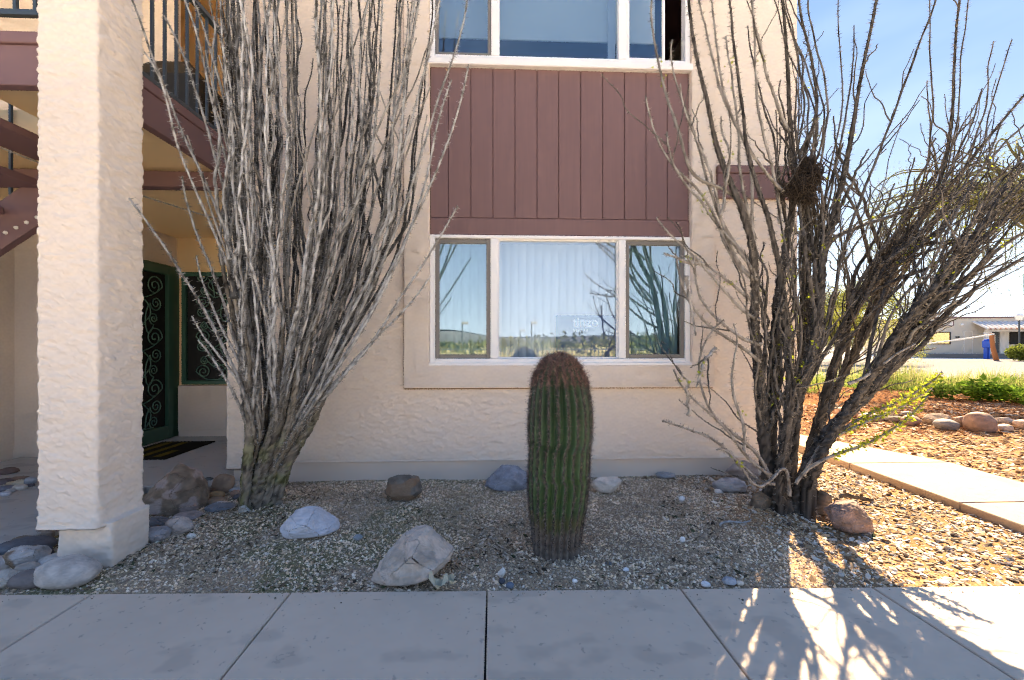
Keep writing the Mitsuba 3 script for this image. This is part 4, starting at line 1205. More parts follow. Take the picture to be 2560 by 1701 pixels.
# cobbles in the corner by the sidewalk, left of the pillar
cg = 'river cobbles at the foot of the pillar'
for a_, c_, l_, kk in [
    ((108, 238, 1398, 1474), (0.40, 0.365, 0.335), 'largest pale oval cobble below the pillar base', 'cobble'),
    ((36, 116, 1428, 1474), (0.15, 0.13, 0.125), 'dark brown-grey round cobble next to the largest pale one', 'cobble'),
    ((-28, 44, 1430, 1474), (0.40, 0.37, 0.33), 'flat grey-tan stone cut by the left edge at the sidewalk', 'lump'),
    ((46, 97, 1409, 1438), (0.42, 0.35, 0.29), 'small tan cobble above the dark round one', 'cobble'),
    ((90, 127, 1414, 1440), (0.33, 0.32, 0.31), 'small grey cobble left of the largest pale one', 'cobble'),
    ((18, 112, 1368, 1425), (0.40, 0.38, 0.37), 'white and brown rough cobble left of the pillar base', 'lump'),
    ((108, 188, 1387, 1423), (0.46, 0.42, 0.39), 'pale oval cobble touching the front of the pillar base', 'cobble'),
    ((-30, 26, 1394, 1432), (0.46, 0.40, 0.36), 'pinkish round cobble at the left edge', 'cobble'),
    ((6, 126, 1350, 1394), (0.11, 0.12, 0.14), 'long dark slate cobble beside the walk', 'cobble'),
    ((28, 86, 1343, 1378), (0.18, 0.15, 0.12), 'brown cobble on the edge of the walk', 'cobble'),
    ((-20, 30, 1363, 1394), (0.09, 0.10, 0.13), 'blue-black cobble at the left edge', 'cobble'),
    ((92, 131, 1325, 1352), (0.24, 0.19, 0.15), 'tan-brown cobble under the pillar lip', 'cobble'),
    ((112, 132, 1366, 1399), (0.10, 0.10, 0.13), 'small dark cobble against the left of the pillar base', 'cobble'),
]:
    rock('cobble', *a_, kk, c_, l_, 'cobble', 0.75, cg, 0.18, bury=0.25, patch=(0.20, 0.15, 0.11) if 'white and brown' in l_ else None)
# cobbles around the foot of the left ocotillo
cg = 'stones between the entry boulder and the left ocotillo'
for a_, c_, l_, kk in [
    ((534, 584, 1186, 1234), (0.30, 0.22, 0.16), 'upright tan cobble at the edge of the entry slab', 'cobble'),
    ((504, 533, 1194, 1217), (0.10, 0.11, 0.11), 'dark cobble just behind the big brown boulder', 'cobble'),
    ((579, 604, 1205, 1220), (0.50, 0.52, 0.52), 'white egg-shaped pebble under the pilaster', 'cobble'),
    ((566, 600, 1219, 1231), (0.42, 0.44, 0.45), 'flat light grey pebble below the white one', 'cobble'),
    ((577, 601, 1226, 1244), (0.38, 0.26, 0.20), 'pink pebble beside the left ocotillo foot', 'cobble'),
    ((597, 620, 1216, 1237), (0.44, 0.43, 0.42), 'light pebble touching the left ocotillo trunk', 'cobble'),
    ((584, 620, 1236, 1254), (0.10, 0.11, 0.13), 'dark oval pebble left of the ocotillo trunk', 'cobble'),
    ((504, 531, 1218, 1232), (0.33, 0.25, 0.19), 'small tan pebble right of the big brown boulder', 'cobble'),
    ((524, 560, 1229, 1249), (0.30, 0.22, 0.13), 'yellow-brown pebble in front of the upright tan cobble', 'cobble'),
    ((520, 564, 1245, 1264), (0.26, 0.20, 0.15), 'brown oval cobble between boulder and ocotillo', 'cobble'),
    ((535, 567, 1255, 1270), (0.48, 0.46, 0.44), 'whitish pebble leaning on the brown oval cobble', 'cobble'),
    ((514, 590, 1263, 1286), (0.17, 0.19, 0.22), 'rough blue-grey stone left of the ocotillo foot', 'lump'),
    ((598, 629, 1263, 1296), (0.40, 0.39, 0.36), 'pale angular stone leaning on the ocotillo foot', 'angular'),
    ((418, 480, 1293, 1340), (0.40, 0.35, 0.32), 'pale pinkish stone in front of the big brown boulder', 'lump'),
    ((438, 502, 1284, 1305), (0.30, 0.26, 0.25), 'flat mauve stone under the front of the big boulder', 'lump'),
    ((362, 420, 1319, 1356), (0.30, 0.29, 0.30), 'flat grey slab stone right of the pillar base', 'lump'),
    ((364, 420, 1296, 1320), (0.17, 0.17, 0.18), 'dark flat stone between pillar and big boulder', 'lump'),
    ((468, 488, 1334, 1350), (0.55, 0.53, 0.48), 'small white pebble in front of the pale pinkish stone', 'cobble'),
]:
    rock('cobble' if kk == 'cobble' else 'stone', *a_, kk, c_, l_, 'stone', 0.8, cg, 0.2, bury=0.2, sub=3)
# small loose stones in the gravel
cg = 'loose stones lying in the gravel'
for a_, c_, l_, kk in [
    ((1243, 1264, 1422, 1445), (0.62, 0.60, 0.55), 'white pointed pebble beyond the sidewalk left of the cactus', 'angular'),
    ((1246, 1263, 1446, 1461), (0.07, 0.08, 0.10), 'dark pebble right behind the sidewalk joint', 'cobble'),
    ((1264, 1285, 1457, 1473), (0.10, 0.13, 0.18), 'blue-black pebble at the sidewalk edge', 'cobble'),
    ((1430, 1444, 1449, 1459), (0.70, 0.68, 0.65), 'tiny white pebble at the sidewalk below the cactus', 'cobble'),
    ((1556, 1573, 1420, 1432), (0.60, 0.60, 0.60), 'small white pebble right of the cactus foot', 'cobble'),
    ((1511, 1530, 1406, 1418), (0.11, 0.12, 0.13), 'small black stone right of the cactus foot', 'lump'),
    ((1699, 1713, 1342, 1357), (0.72, 0.72, 0.70), 'round white pebble in the middle of the right gravel', 'cobble'),
    ((1697, 1712, 1241, 1254), (0.72, 0.72, 0.72), 'white pebble nearer the wall in the right gravel', 'cobble'),
    ((1785, 1807, 1224, 1239), (0.55, 0.54, 0.52), 'pale pebble in front of the rough grey rock', 'lump'),
    ((1752, 1776, 1455, 1470), (0.55, 0.56, 0.58), 'white pebble touching the sidewalk in the shade', 'cobble'),
    ((1805, 1840, 1444, 1466), (0.32, 0.34, 0.38), 'blue-grey stone near the sidewalk at the shade line', 'lump'),
    ((1841, 1859, 1453, 1467), (0.48, 0.44, 0.38), 'tan pebble right of the blue-grey stone', 'cobble'),
    ((1916, 1936, 1279, 1294), (0.33, 0.37, 0.40), 'blue-grey pebble at the left of the right ocotillo foot', 'cobble'),
    ((2159, 2175, 1173, 1186), (0.70, 0.67, 0.60), 'white pebble lying at the edge of the path', 'cobble'),
    ((884, 906, 1338, 1352), (0.26, 0.30, 0.33), 'small blue-grey stone above the wedge rock', 'lump'),
    ((1640, 1690, 1183, 1200), (0.30, 0.30, 0.31), 'grey stone at the wall base right of the window', 'lump'),
    ((2345, 2372, 1453, 1464), (0.70, 0.66, 0.58), 'white pebble at the sunlit sidewalk edge', 'cobble'),
]:
    rock('pebble', *a_, kk, c_, l_, 'pebble', 0.8, cg, 0.15, bury=0.15, sub=3)
# boulders edging the bed at the right
cg = 'boulders in a row across the bed at the right'
for a_, c_, l_, kk in [
    ((2414, 2486, 1031, 1080), (0.20, 0.13, 0.10), 'biggest round brown boulder of the row', 'cobble'),
    ((2306, 2376, 1034, 1064), (0.26, 0.20, 0.15), 'broad tan boulder left of the biggest one', 'lump'),
    ((2338, 2395, 1049, 1075), (0.14, 0.13, 0.13), 'grey boulder in front of the broad tan one', 'cobble'),
    ((2388, 2419, 1041, 1069), (0.20, 0.14, 0.11), 'small brown boulder touching the biggest on its left', 'cobble'),
    ((2255, 2299, 1039, 1064), (0.24, 0.15, 0.11), 'reddish boulder in the middle of the row', 'cobble'),
    ((2253, 2286, 1029, 1043), (0.12, 0.11, 0.11), 'dark boulder behind the reddish one', 'cobble'),
    ((2148, 2206, 1034, 1056), (0.20, 0.14, 0.10), 'long brown boulder near the left end of the row', 'cobble'),
    ((2108, 2150, 1025, 1047), (0.38, 0.22, 0.13), 'orange boulder second from the left end', 'cobble'),
    ((2088, 2114, 1019, 1040), (0.38, 0.24, 0.16), 'orange boulder at the left end of the row', 'cobble'),
    ((2210, 2256, 1040, 1058), (0.15, 0.12, 0.10), 'low dark boulder between brown and reddish ones', 'lump'),
    ((2487, 2530, 1043, 1061), (0.36, 0.29, 0.23), 'pale boulder just right of the biggest one', 'lump'),
    ((2494, 2530, 1061, 1077), (0.40, 0.30, 0.22), 'small pale boulder in front right of the biggest one', 'cobble'),
    ((2538, 2585, 1050, 1073), (0.36, 0.25, 0.18), 'tan boulder cut by the right edge', 'cobble'),
]:
    rock('boulder', *a_, kk, c_, l_, 'boulder', 0.8, cg, 0.2, bury=0.3, sub=3, z=0.02)
# pebbles in the strip beside the walk, under the stair
cg = 'pebbles beside the walk under the stairs'
for a_, c_, l_ in [
    ((0, 39, 1170, 1188), (0.15, 0.11, 0.10), 'flat dark brown stone at the foot of the stair wall'),
    ((-4, 27, 1197, 1213), (0.13, 0.11, 0.12), 'dark plum pebble cut by the left edge under the stairs'),
    ((19, 39, 1204, 1216), (0.38, 0.31, 0.22), 'small tan pebble right of the dark plum one under the stairs'),
    ((34, 61, 1201, 1216), (0.48, 0.44, 0.34), 'pale yellowish pebble in the strip under the stairs'),
    ((27, 66, 1193, 1203), (0.27, 0.20, 0.16), 'long brown pebble behind the pale yellowish one'),
    ((63, 88, 1193, 1213), (0.34, 0.36, 0.40), 'round grey-blue pebble touching the pillar edge under the stairs'),
    ((-2, 34, 1215, 1230), (0.16, 0.17, 0.21), 'dark slate pebble low in the strip under the stairs'),
    ((34, 63, 1213, 1227), (0.52, 0.50, 0.47), 'white oval pebble in the strip under the stairs'),
    ((18, 37, 1222, 1232), (0.38, 0.38, 0.38), 'small grey pebble in front of the white oval one'),
    ((4, 25, 1229, 1241), (0.42, 0.44, 0.50), 'pale blue pebble nearest the walk under the stairs'),
    ((65, 84, 1210, 1219), (0.12, 0.12, 0.14), 'small dark pebble below the round grey-blue one'),
]:
    rock('pebble', *a_, 'cobble', c_, l_, 'pebble', 0.8, cg, 0.2, bury=0.3, sub=3, z=0.048)
# sticks and a crumpled leaf
p = resample([onground(1800, 1315, 0.015), onground(1832, 1305, 0.02), onground(1850, 1306, 0.018), onground(1876, 1298, 0.02)], 24)
m = tube(wander(p, rng, 0.006), np.linspace(0.008, 0.004, 24), 6, 0.15, 2)
solo('stick', m, 'm_bark', 'pale weathered stick on the shaded gravel left of the right ocotillo', 'stick', smooth=True, color=bark_color(m, rng, (0.42, 0.43, 0.44), (0.2, 0.2, 0.2)))
p = resample([onground(2092, 1252, 0.01), onground(2120, 1240, 0.03), onground(2150, 1246, 0.03), onground(2176, 1240, 0.02)], 24)
m = tube(p, np.linspace(0.020, 0.009, 24), 8, 0.15, 2)
solo('stick', m, 'm_bark', 'dark curved stick on the sunlit pebbles behind the reddish rock', 'stick', smooth=True, color=bark_color(m, rng, (0.22, 0.17, 0.12), (0.07, 0.055, 0.04)))
c0 = onground(1104, 1468, 0.012)
t, s = np.meshgrid(np.linspace(-1, 1, 26), np.linspace(-1, 1, 18))
q = np.stack([t * 0.062, s * 0.030, np.zeros_like(t)], -1).reshape(-1, 3)
q[:, 2] = 0.03 * np.sin(q[:, 0] * 95) * np.cos(q[:, 1] * 60) + 0.03 * np.abs(q[:, 0] / 0.06) + 0.02
q[:, 1] += 0.02 * np.sin(q[:, 0] * 70)
i, j = np.meshgrid(np.arange(17), np.arange(25), indexing='ij')
a = (i * 26 + j).ravel()
solo('dried_leaf', trimesh.Trimesh(q + c0, np.concatenate([np.stack([a, a + 1, a + 27], 1), np.stack([a, a + 27, a + 26], 1)]), process=False), 'm_plain',
     'crumpled pale dried leaf beside the wedge rock', 'leaf', smooth=True, color=np.full((len(q), 3), 1.0) * np.array([0.42, 0.39, 0.29]))


# gravel: every stone is real, but nobody could count them
def scatter(n, place, size, flat, palette, seed, octa=True, long_=1.0):
    g = np.random.default_rng(seed)
    xy = place(g, n)
    n = len(xy)
    if octa:
        base = np.array([[1, 0, 0], [-1, 0, 0], [0, 1, 0], [0, -1, 0], [0, 0, 1], [0, 0, -1]], float)
        fc = np.array([[0, 2, 4], [2, 1, 4], [1, 3, 4], [3, 0, 4], [2, 0, 5], [1, 2, 5], [3, 1, 5], [0, 3, 5]])
    else:
        ic = trimesh.creation.icosphere(0, 1.0)
        base, fc = ic.vertices, ic.faces
    k = len(base)
    r = size[0] + (size[1] - size[0]) * g.random(n) ** 2.0
    v = base[None] * (1 + g.uniform(-0.28, 0.28, (n, k, 1))) + g.uniform(-0.15, 0.15, (n, k, 3))
    sc = np.stack([r * long_ * g.uniform(0.85, 1.3, n), r * g.uniform(0.65, 1.0, n), r * flat * g.uniform(0.7, 1.2, n)], 1)
    v = v * sc[:, None]
    ang, tx, ty = g.uniform(0, 2 * math.pi, n), g.normal(0, 0.3, n), g.normal(0, 0.3, n)
    v[..., 2] += v[..., 0] * tx[:, None] + v[..., 1] * ty[:, None]
    c, s = np.cos(ang)[:, None], np.sin(ang)[:, None]
    x, y = v[..., 0] * c - v[..., 1] * s, v[..., 0] * s + v[..., 1] * c
    z0 = bed_h(xy[:, 0], xy[:, 1]) + r * flat * 0.35
    v = np.stack([x + xy[:, :1], y + xy[:, 1:2], v[..., 2] + z0[:, None]], -1).reshape(-1, 3)
    f = (fc[None] + (np.arange(n) * k)[:, None, None]).reshape(-1, 3)
    pal = np.array(palette)
    col = pal[g.integers(len(pal), size=n)] * g.uniform(0.7, 1.3, (n, 1))
    xyz = np.stack([xy[:, 0], xy[:, 1], xy[:, 0] * 0], 1)
    col = col * (0.80 + 0.32 * smooth01(0.38, 0.58, meshkit.fbm(xyz * 3.1, 3, 12)))[:, None]
    return trimesh.Trimesh(v, f, process=False), np.repeat(np.clip(col, 0.01, 0.9), k, 0)


def free(xy, left=True):
    x, y = xy[:, 0], xy[:, 1]
    ok = y > 2.18 - 0.0285 * x
    ok &= ~((x < XR + 0.02) & (x > -2.12) & (y > WALL + 0.005))
    ok &= ~((x < -2.10) & (y > 3.70))
    ok &= ~((x < -2.76) & (y > 2.2))
    ok &= ~((x > -2.38) & (x < -2.08) & (y > 2.49) & (y < 2.77))
    ok &= ~((x > 3.33 + 0.05 * (y - 2.2)) & (x < 4.345 + 0.055 * (y - 2.2) - 0.5 * np.clip(y - 4.2, 0, 9) ** 1.4) & (y < 5.3))
    return ok


def place_a(g, n):
    xy = np.stack([g.uniform(-2.75, 2.5, n), g.uniform(2.10, 3.98, n)], 1)
    keepw = g.random(n) < 1 - smooth01(1.5, 2.4, xy[:, 0])
    return xy[free(xy) & keepw]


def place_b(g, n):
    xy = np.stack([g.uniform(1.3, 3.6, n), g.uniform(2.03, 6.5, n)], 1)
    keepw = g.random(n) < smooth01(1.5, 2.3, xy[:, 0])
    return xy[free(xy) & keepw]


def place_c(g, n):
    y = 2.06 + (8.0 - 2.06) * g.random(n) ** 0.8
    xy = np.stack([4.2 + (y * 1.55 - 3.4).clip(0.9, 8) * g.random(n), y], 1)
    return xy[free(xy) & (xy[:, 0] < 11.8)]


def place_d(g, n):
    y = g.uniform(5.6, 10.5, n)
    xy = np.stack([2.9 + (y * 1.25 - 2.6) * g.random(n), y], 1)
    return xy[free(xy) & (xy[:, 0] < 11.8)]


m, c = scatter(62000, place_a, (0.0032, 0.0110), 0.75, [(0.64, 0.50, 0.36), (0.54, 0.41, 0.28), (0.68, 0.57, 0.44), (0.42, 0.32, 0.22), (0.74, 0.65, 0.53), (0.55, 0.47, 0.39), (0.28, 0.22, 0.17), (0.64, 0.50, 0.33)], 1)
solo('gravel', m, 'm_gravel', 'fine grey-tan gravel of the shaded bed below the window', 'gravel', color=c, kind='stuff')
m, c = scatter(19000, place_b, (0.007, 0.021), 0.42, [(0.42, 0.35, 0.27), (0.50, 0.44, 0.37), (0.30, 0.215, 0.135), (0.36, 0.27, 0.18), (0.22, 0.15, 0.09), (0.46, 0.41, 0.35), (0.13, 0.105, 0.09), (0.56, 0.51, 0.44)], 2, False, 1.25)
solo('pebble_gravel', m, 'm_gravel', 'coarse tan and white pebble gravel left of the pale path', 'gravel', color=c, kind='stuff')
m, c = scatter(12500, place_c, (0.010, 0.028), 0.35, [(0.30, 0.215, 0.14), (0.40, 0.325, 0.24), (0.20, 0.12, 0.07), (0.16, 0.09, 0.05), (0.46, 0.39, 0.31), (0.25, 0.16, 0.095), (0.11, 0.065, 0.04)], 3, False, 1.9)
solo('wood_mulch', m, 'm_gravel', 'tan wood chip mulch between the path and the boulder row', 'mulch', color=c, kind='stuff')
m, c = scatter(9000, place_d, (0.010, 0.030), 0.3, [(0.22, 0.095, 0.04), (0.29, 0.14, 0.065), (0.16, 0.07, 0.035), (0.36, 0.23, 0.13), (0.10, 0.05, 0.03)], 4, True, 2.6)
solo('bark_litter', m, 'm_gravel', 'orange-brown bark litter behind the boulder row', 'mulch', color=c, kind='stuff')

def place_e(g, n):
    x = g.uniform(-2.6, 3.3, n)
    return np.stack([x, 2.155 - 0.0285 * x - np.abs(g.normal(0, 0.05, n)) - 0.004], 1)


m, c = scatter(230, place_e, (0.002, 0.006), 0.7, [(0.40, 0.34, 0.26), (0.28, 0.23, 0.17), (0.50, 0.45, 0.38), (0.12, 0.10, 0.08)], 13)
xy_ = m.vertices.reshape(-1, 6, 3)
m.vertices[:, 2] += np.repeat(0.0095 - bed_h(xy_[:, :, 0].mean(1), xy_[:, :, 1].mean(1)), 6)
solo('grit', m, 'm_gravel', 'loose grit spilled from the bed onto the sidewalk edge', 'grit', color=c, kind='stuff')


def place_l(g, n):
    xy = np.stack([g.uniform(-2.1, 2.4, n), g.uniform(2.16, 3.96, n)], 1)
    d = meshkit.fbm(np.stack([xy[:, 0] * 2.3, xy[:, 1] * 2.3, xy[:, 0] * 0], 1), 3, 21) + 0.25 * np.exp(-((xy[:, 0] + 1.6) ** 2 + (xy[:, 1] - 3.2) ** 2) / 0.15) + 0.25 * np.exp(-((xy[:, 0] - 2.0) ** 2 + (xy[:, 1] - 3.0) ** 2) / 0.15) + 0.2 * np.exp(-((xy[:, 0] - 0.35) ** 2 + (xy[:, 1] - 2.55) ** 2) / 0.04)
    return xy[free(xy) & (g.random(n) < smooth01(0.45, 0.75, d))]


m, c = scatter(5500, place_l, (0.004, 0.011), 0.35, [(0.06, 0.05, 0.035), (0.10, 0.075, 0.05), (0.05, 0.06, 0.03), (0.16, 0.12, 0.08)], 9, True, 2.0)
m.vertices[:, 2] += 0.008
solo('leaf_litter', m, 'm_gravel', 'dark leaf litter and dead thorns strewn over the shaded gravel', 'litter', color=c, kind='stuff')

#@FAR
# ------------------------------------------------------------------ weeds, trees and the shop across the lot
def weeds():
    g = np.random.default_rng(8)
    n = 3300
    y = 7.6 + 6.2 * g.random(n) ** 1.1
    u = g.uniform(1960, 2620, n)
    x = np.array([float(at(a, HV, b)[0]) for a, b in zip(u, y)])
    nz = np.zeros_like(x)
    dens = meshkit.fbm(np.stack([x * 0.75, y * 0.75, nz], 1), 3, 3)
    tall = meshkit.fbm(np.stack([x * 1.6, y * 1.6, nz + 4], 1), 2, 8)
    front = 8.2 + 1.3 * meshkit.noise(np.stack([x * 0.9, nz, nz], 1), 2)
    ok = (y > front) & (dens > 0.40)
    C, A, S, L, W, K = [], [], [], [], [], []
    pal = [[0.15, 0.24, 0.045], [0.21, 0.29, 0.06], [0.085, 0.17, 0.035], [0.33, 0.33, 0.13], [0.26, 0.30, 0.08]]
    for a, b, d, tl in zip(x[ok], y[ok], dens[ok], tall[ok]):
        h = 0.04 + 0.62 * max(tl - 0.34, 0.02) * g.uniform(0.4, 1.6)
        z0 = float(bed_h(np.array([a]), np.array([b]))[0]) if b < 12 else -0.03
        kind = int(g.integers(5))
        tone = g.uniform(0.55, 1.35) * np.array(pal[kind])
        grassy = kind >= 3
        for _ in range(int(g.integers(10, 20))):
            t = g.uniform(0.02, 1)
            dv = unit(1, g)[0]
            if grassy:
                C.append([a + dv[0] * 0.07, b + dv[1] * 0.07, z0])
                A.append(dv * np.array([0.35, 0.35, 0]) + np.array([0, 0, 1.0]))
                L.append(h * g.uniform(0.8, 1.9) + 0.06); W.append(g.uniform(0.006, 0.014))
            else:
                C.append([a + dv[0] * 0.10 * (0.4 + t), b + dv[1] * 0.10 * (0.4 + t), z0 + h * t])
                A.append(dv * np.array([0.8, 0.8, 0.4]) + np.array([0, 0, 0.5]))
                L.append(g.uniform(0.04, 0.11)); W.append(g.uniform(0.010, 0.030))
            S.append(unit(1, g)[0]); K.append(tone)
    return leaves(np.array(C), np.array(A), np.array(S), np.array(L), np.array(W)), np.repeat(np.array(K), 4, 0)


m, c = weeds()
solo('weeds', m, 'm_leaf', 'bright green weeds and low ground cover behind the boulders', 'weeds', color=c, kind='stuff')


def leafy_plant(u, Y, h, rad, n, size, tone, label, seed):
    g = np.random.default_rng(seed)
    x = float(at(u, HV, Y)[0])
    z0 = float(bed_h(np.array([x]), np.array([Y]))[0]) if x < 12 and Y < 12 else -0.02
    key = thing('leafy_weed', label, 'plant', 'broad-leaved weeds at the right edge of the green patch')
    st = []
    for k in range(9):
        d = g.normal(size=2) * rad * 0.5
        st.append(tube(resample([[x, Y, z0 - 0.02], [x + d[0] * 0.4, Y + d[1] * 0.4, z0 + h * 0.5], [x + d[0], Y + d[1], z0 + h * 0.9]], 8), np.linspace(0.007, 0.003, 8), 5))
    part(key, 'stems', st, 'm_green_stem')
    p = unit(n, g) * (g.random((n, 1)) ** 0.4) * np.array([rad, rad, h * 0.5]) + [x, Y, z0 + h * 0.55]
    a = unit(n, g) * np.array([1, 1, 0.35]) + [0, -0.2, -0.05]
    part(key, 'leaves', leaves(p, a, unit(n, g) * np.array([1, 1, 0.2]), g.uniform(0.7, 1.3, n) * size, g.uniform(0.45, 0.75, n) * size), 'm_leaf',
         color=np.repeat(g.uniform(0.5, 1.4, (n, 1)), 4, 0) * np.array(tone), kind='stuff')


scene['m_green_stem'] = two(pr((0.12, 0.16, 0.05), 0.7, 0.2))
leafy_plant(2345, 8.6, 0.30, 0.30, 230, 0.12, (0.14, 0.22, 0.035), 'dark green spiky-leaved weed left of the broad leaves', 3)
leafy_plant(2450, 8.3, 0.42, 0.36, 230, 0.17, (0.16, 0.27, 0.03), 'tall broad-leaved green weed above the biggest boulder', 4)
leafy_plant(2545, 8.0, 0.32, 0.42, 230, 0.15, (0.22, 0.34, 0.04), 'bright yellow-green broad weed near the right edge', 5)


def drooping_tree(base, top, crown, n_br, n_leaf, leaf, tone, label, name, seed, droop=1.0, trunk_r=0.12):
    g = np.random.default_rng(seed)
    key = thing(name, label, 'tree')
    base, top = np.array(base, float), np.array(top, float)
    tr = [tube(wander(resample([base, base * 0.6 + top * 0.4 + [0.1, 0, 0.1], top], 20), g, 0.04), np.linspace(trunk_r, trunk_r * 0.5, 20), 9, 0.05, seed)]
    C, A = [], []
    br = []
    for k in range(n_br):
        d = unit(1, g)[0]
        d[2] = abs(d[2]) * 0.9
        tip = top + d * np.array(crown) * g.uniform(0.55, 1.0)
        mid = top * 0.5 + tip * 0.5 + [0, 0, crown[2] * 0.25]
        end = tip + np.array([d[0] * 0.35, d[1] * 0.35, -droop * g.uniform(0.3, 1.0) * crown[2]])
        p = wander(resample([top - [0, 0, 0.2], mid, tip, end], 26), g, 0.05)
        br.append(tube(p, np.linspace(trunk_r * 0.35, 0.006, 26), 5))
        m = n_leaf // n_br
        q = p[np.clip((26 * g.random(m) ** 0.6).astype(int), 5, 25)] + g.normal(size=(m, 3)) * np.array([0.16, 0.16, 0.14]) * crown[2] / 2.5
        C.append(q); A.append(unit(m, g) + [0, 0, -0.7])
    part(key, 'trunk', tr, 'm_far_bark')
    part(key, 'branches', br, 'm_far_bark', kind='stuff')
    C, A = np.vstack(C), np.vstack(A)
    n = len(C)
    part(key, 'crown', leaves(C, A, unit(n, g), g.uniform(0.7, 1.4, n) * leaf, g.uniform(0.25, 0.5, n) * leaf), 'm_leaf', color=np.repeat(g.uniform(0.5, 1.4, (n, 1)), 4, 0) * np.array(tone), kind='stuff')


scene['m_far_bark'] = two(pr((0.13, 0.12, 0.075), 0.9, 0.1))
drooping_tree((15.3, 11.6, -0.05), (15.0, 11.6, 4.6), (5.2, 3.2, 2.5), 120, 34000, 0.055, (0.14, 0.16, 0.045), 'drooping olive-green palo verde hanging in at the right edge', 'palo_verde_tree', 3, 1.0)
drooping_tree((17.4, 21.5, -0.05), (17.4, 21.5, 1.5), (3.6, 2.2, 2.0), 70, 22000, 0.075, (0.28, 0.29, 0.05), 'yellow-green shrubby tree behind the right ocotillo', 'palo_verde_tree', 4, 0.8)
drooping_tree((22.8, 27.0, -0.05), (22.8, 27.0, 2.8), (3.8, 2.4, 3.0), 80, 20000, 0.10, (0.25, 0.27, 0.06), 'pale green airy tree rising behind the nest', 'palo_verde_tree', 6, 0.9)
drooping_tree((43.6, 47.0, -0.05), (43.6, 47.0, 1.6), (3.2, 2.4, 1.5), 40, 9000, 0.20, (0.10, 0.13, 0.03), 'small dark green tree at the left of the shop building', 'green_tree', 5, 0.4)
drooping_tree((37.5, 50.0, -0.05), (37.5, 50.0, 1.5), (3.6, 2.4, 1.5), 40, 9000, 0.20, (0.13, 0.15, 0.04), 'round green tree on the far lot seen through the ocotillo', 'green_tree', 7, 0.4)


def shop():
    key = thing('shop_building', 'low tan flat-roofed shop building with tiled awning far right', 'building')
    c = at(2292, HV, 37.0)
    ang = math.radians(-14)
    M = np.eye(4)
    M[:3, 0], M[:3, 1], M[:3, 3] = [math.cos(ang), math.sin(ang), 0], [-math.sin(ang), math.cos(ang), 0], [c[0], c[1], 0.22]

    def lay(mesh):
        ms = mesh if isinstance(mesh, list) else [mesh]
        return [q.apply_transform(M) for q in ms]

    part(key, 'wall', lay([box(0, 14, 0, 8, -0.4, 3.12)]), 'm_shop_wall')
    part(key, 'roof_edge', lay([box(-0.06, 14.1, -0.06, 8.1, 3.122, 3.24)]), 'm_beam')
    part(key, 'roof_vent', lay([box(3.2, 4.4, 2, 3, 3.242, 3.42, 0.03)]), 'm_shop_wall')
    part(key, 'sign_panel', lay([box(0.55, 2.65, -0.06, -0.002, 2.52, 2.86)]), 'm_shop_white')
    part(key, 'sign_border', lay(bars(0.50, 2.70, 2.47, 2.91, -0.08, -0.003, 0.05)), 'm_beam')
    part(key, 'wall_lamp', lay([box(3.2, 3.42, -0.12, -0.002, 2.50, 2.66, 0.03)]), 'm_globe')
    part(key, 'number_plaque', lay([box(2.85, 3.15, -0.04, -0.002, 1.45, 1.58, 0.01)]), 'm_dark')
    w = key + '__window'
    part(w, 'frame', lay(bars(0.80, 2.48, 0.90, 1.95, -0.08, -0.002, 0.07)), 'm_dark')
    part(w, 'pane', lay([box(0.86, 2.42, -0.04, -0.02, 0.95, 1.9)]), 'm_gold_glass')
    w = key + '__window_001'
    part(w, 'frame', lay(bars(6.72, 8.2, 0.9, 1.95, -0.08, -0.002, 0.07)), 'm_dark')
    part(w, 'pane', lay([box(6.78, 8.14, -0.04, -0.02, 0.95, 1.9)]), 'm_dark')
    part(key, 'side_door', lay([box(3.50, 4.05, -0.03, -0.002, 0.1, 2.0)]), 'm_shop_wall')
    part(key, 'side_door_frame', lay(bars(3.46, 4.09, 0.1, 2.04, -0.045, -0.001, 0.035)), 'm_shop_white')
    d = key + '__door'
    part(d, 'leaf', lay([box(4.95, 5.95, -0.05, -0.002, 0.1, 1.95)]), 'm_iron')
    part(d, 'glass', lay([box(5.2, 5.7, -0.07, -0.052, 1.0, 1.7)]), 'm_shop_wall')
    part(key, 'porch_post', lay([box(4.25, 4.62, -1.2, -0.9, 0.0, 1.93)]), 'm_shop_white')
    part(key, 'porch_wall', lay([box(6.0, 6.62, -0.10, -0.002, 0.1, 1.95)]), 'm_shop_white')
    part(key, 'awning_beam', lay([box(4.15, 11, -1.35, -1.15, 1.94, 2.12)]), 'm_shop_wall')
    part(key, 'awning_slope', lay([trimesh.Trimesh([[x, y, z] for x in (4.10, 11) for y, z in ((-1.45, 2.13), (-1.45, 2.17), (-0.003, 2.80), (-0.003, 2.75))]).convex_hull]), 'm_terracotta')
    part(key, 'awning_tiles', lay([tube(np.array([[4.16 + 0.36 * k, -1.48, 2.19], [4.16 + 0.36 * k, -0.05, 2.80]]), 0.095, 8) for k in range(19)]), 'm_shop_white', kind='stuff')
    part(key, 'walkway', lay([box(-0.1, 13, -1.7, -0.003, -0.4, 0.08)]), 'm_asphalt')
    part(key, 'hanging_pot', lay([trimesh.creation.icosphere(1, 0.18).apply_translation([4.75, -1.0, 1.62])]), 'm_terracotta')


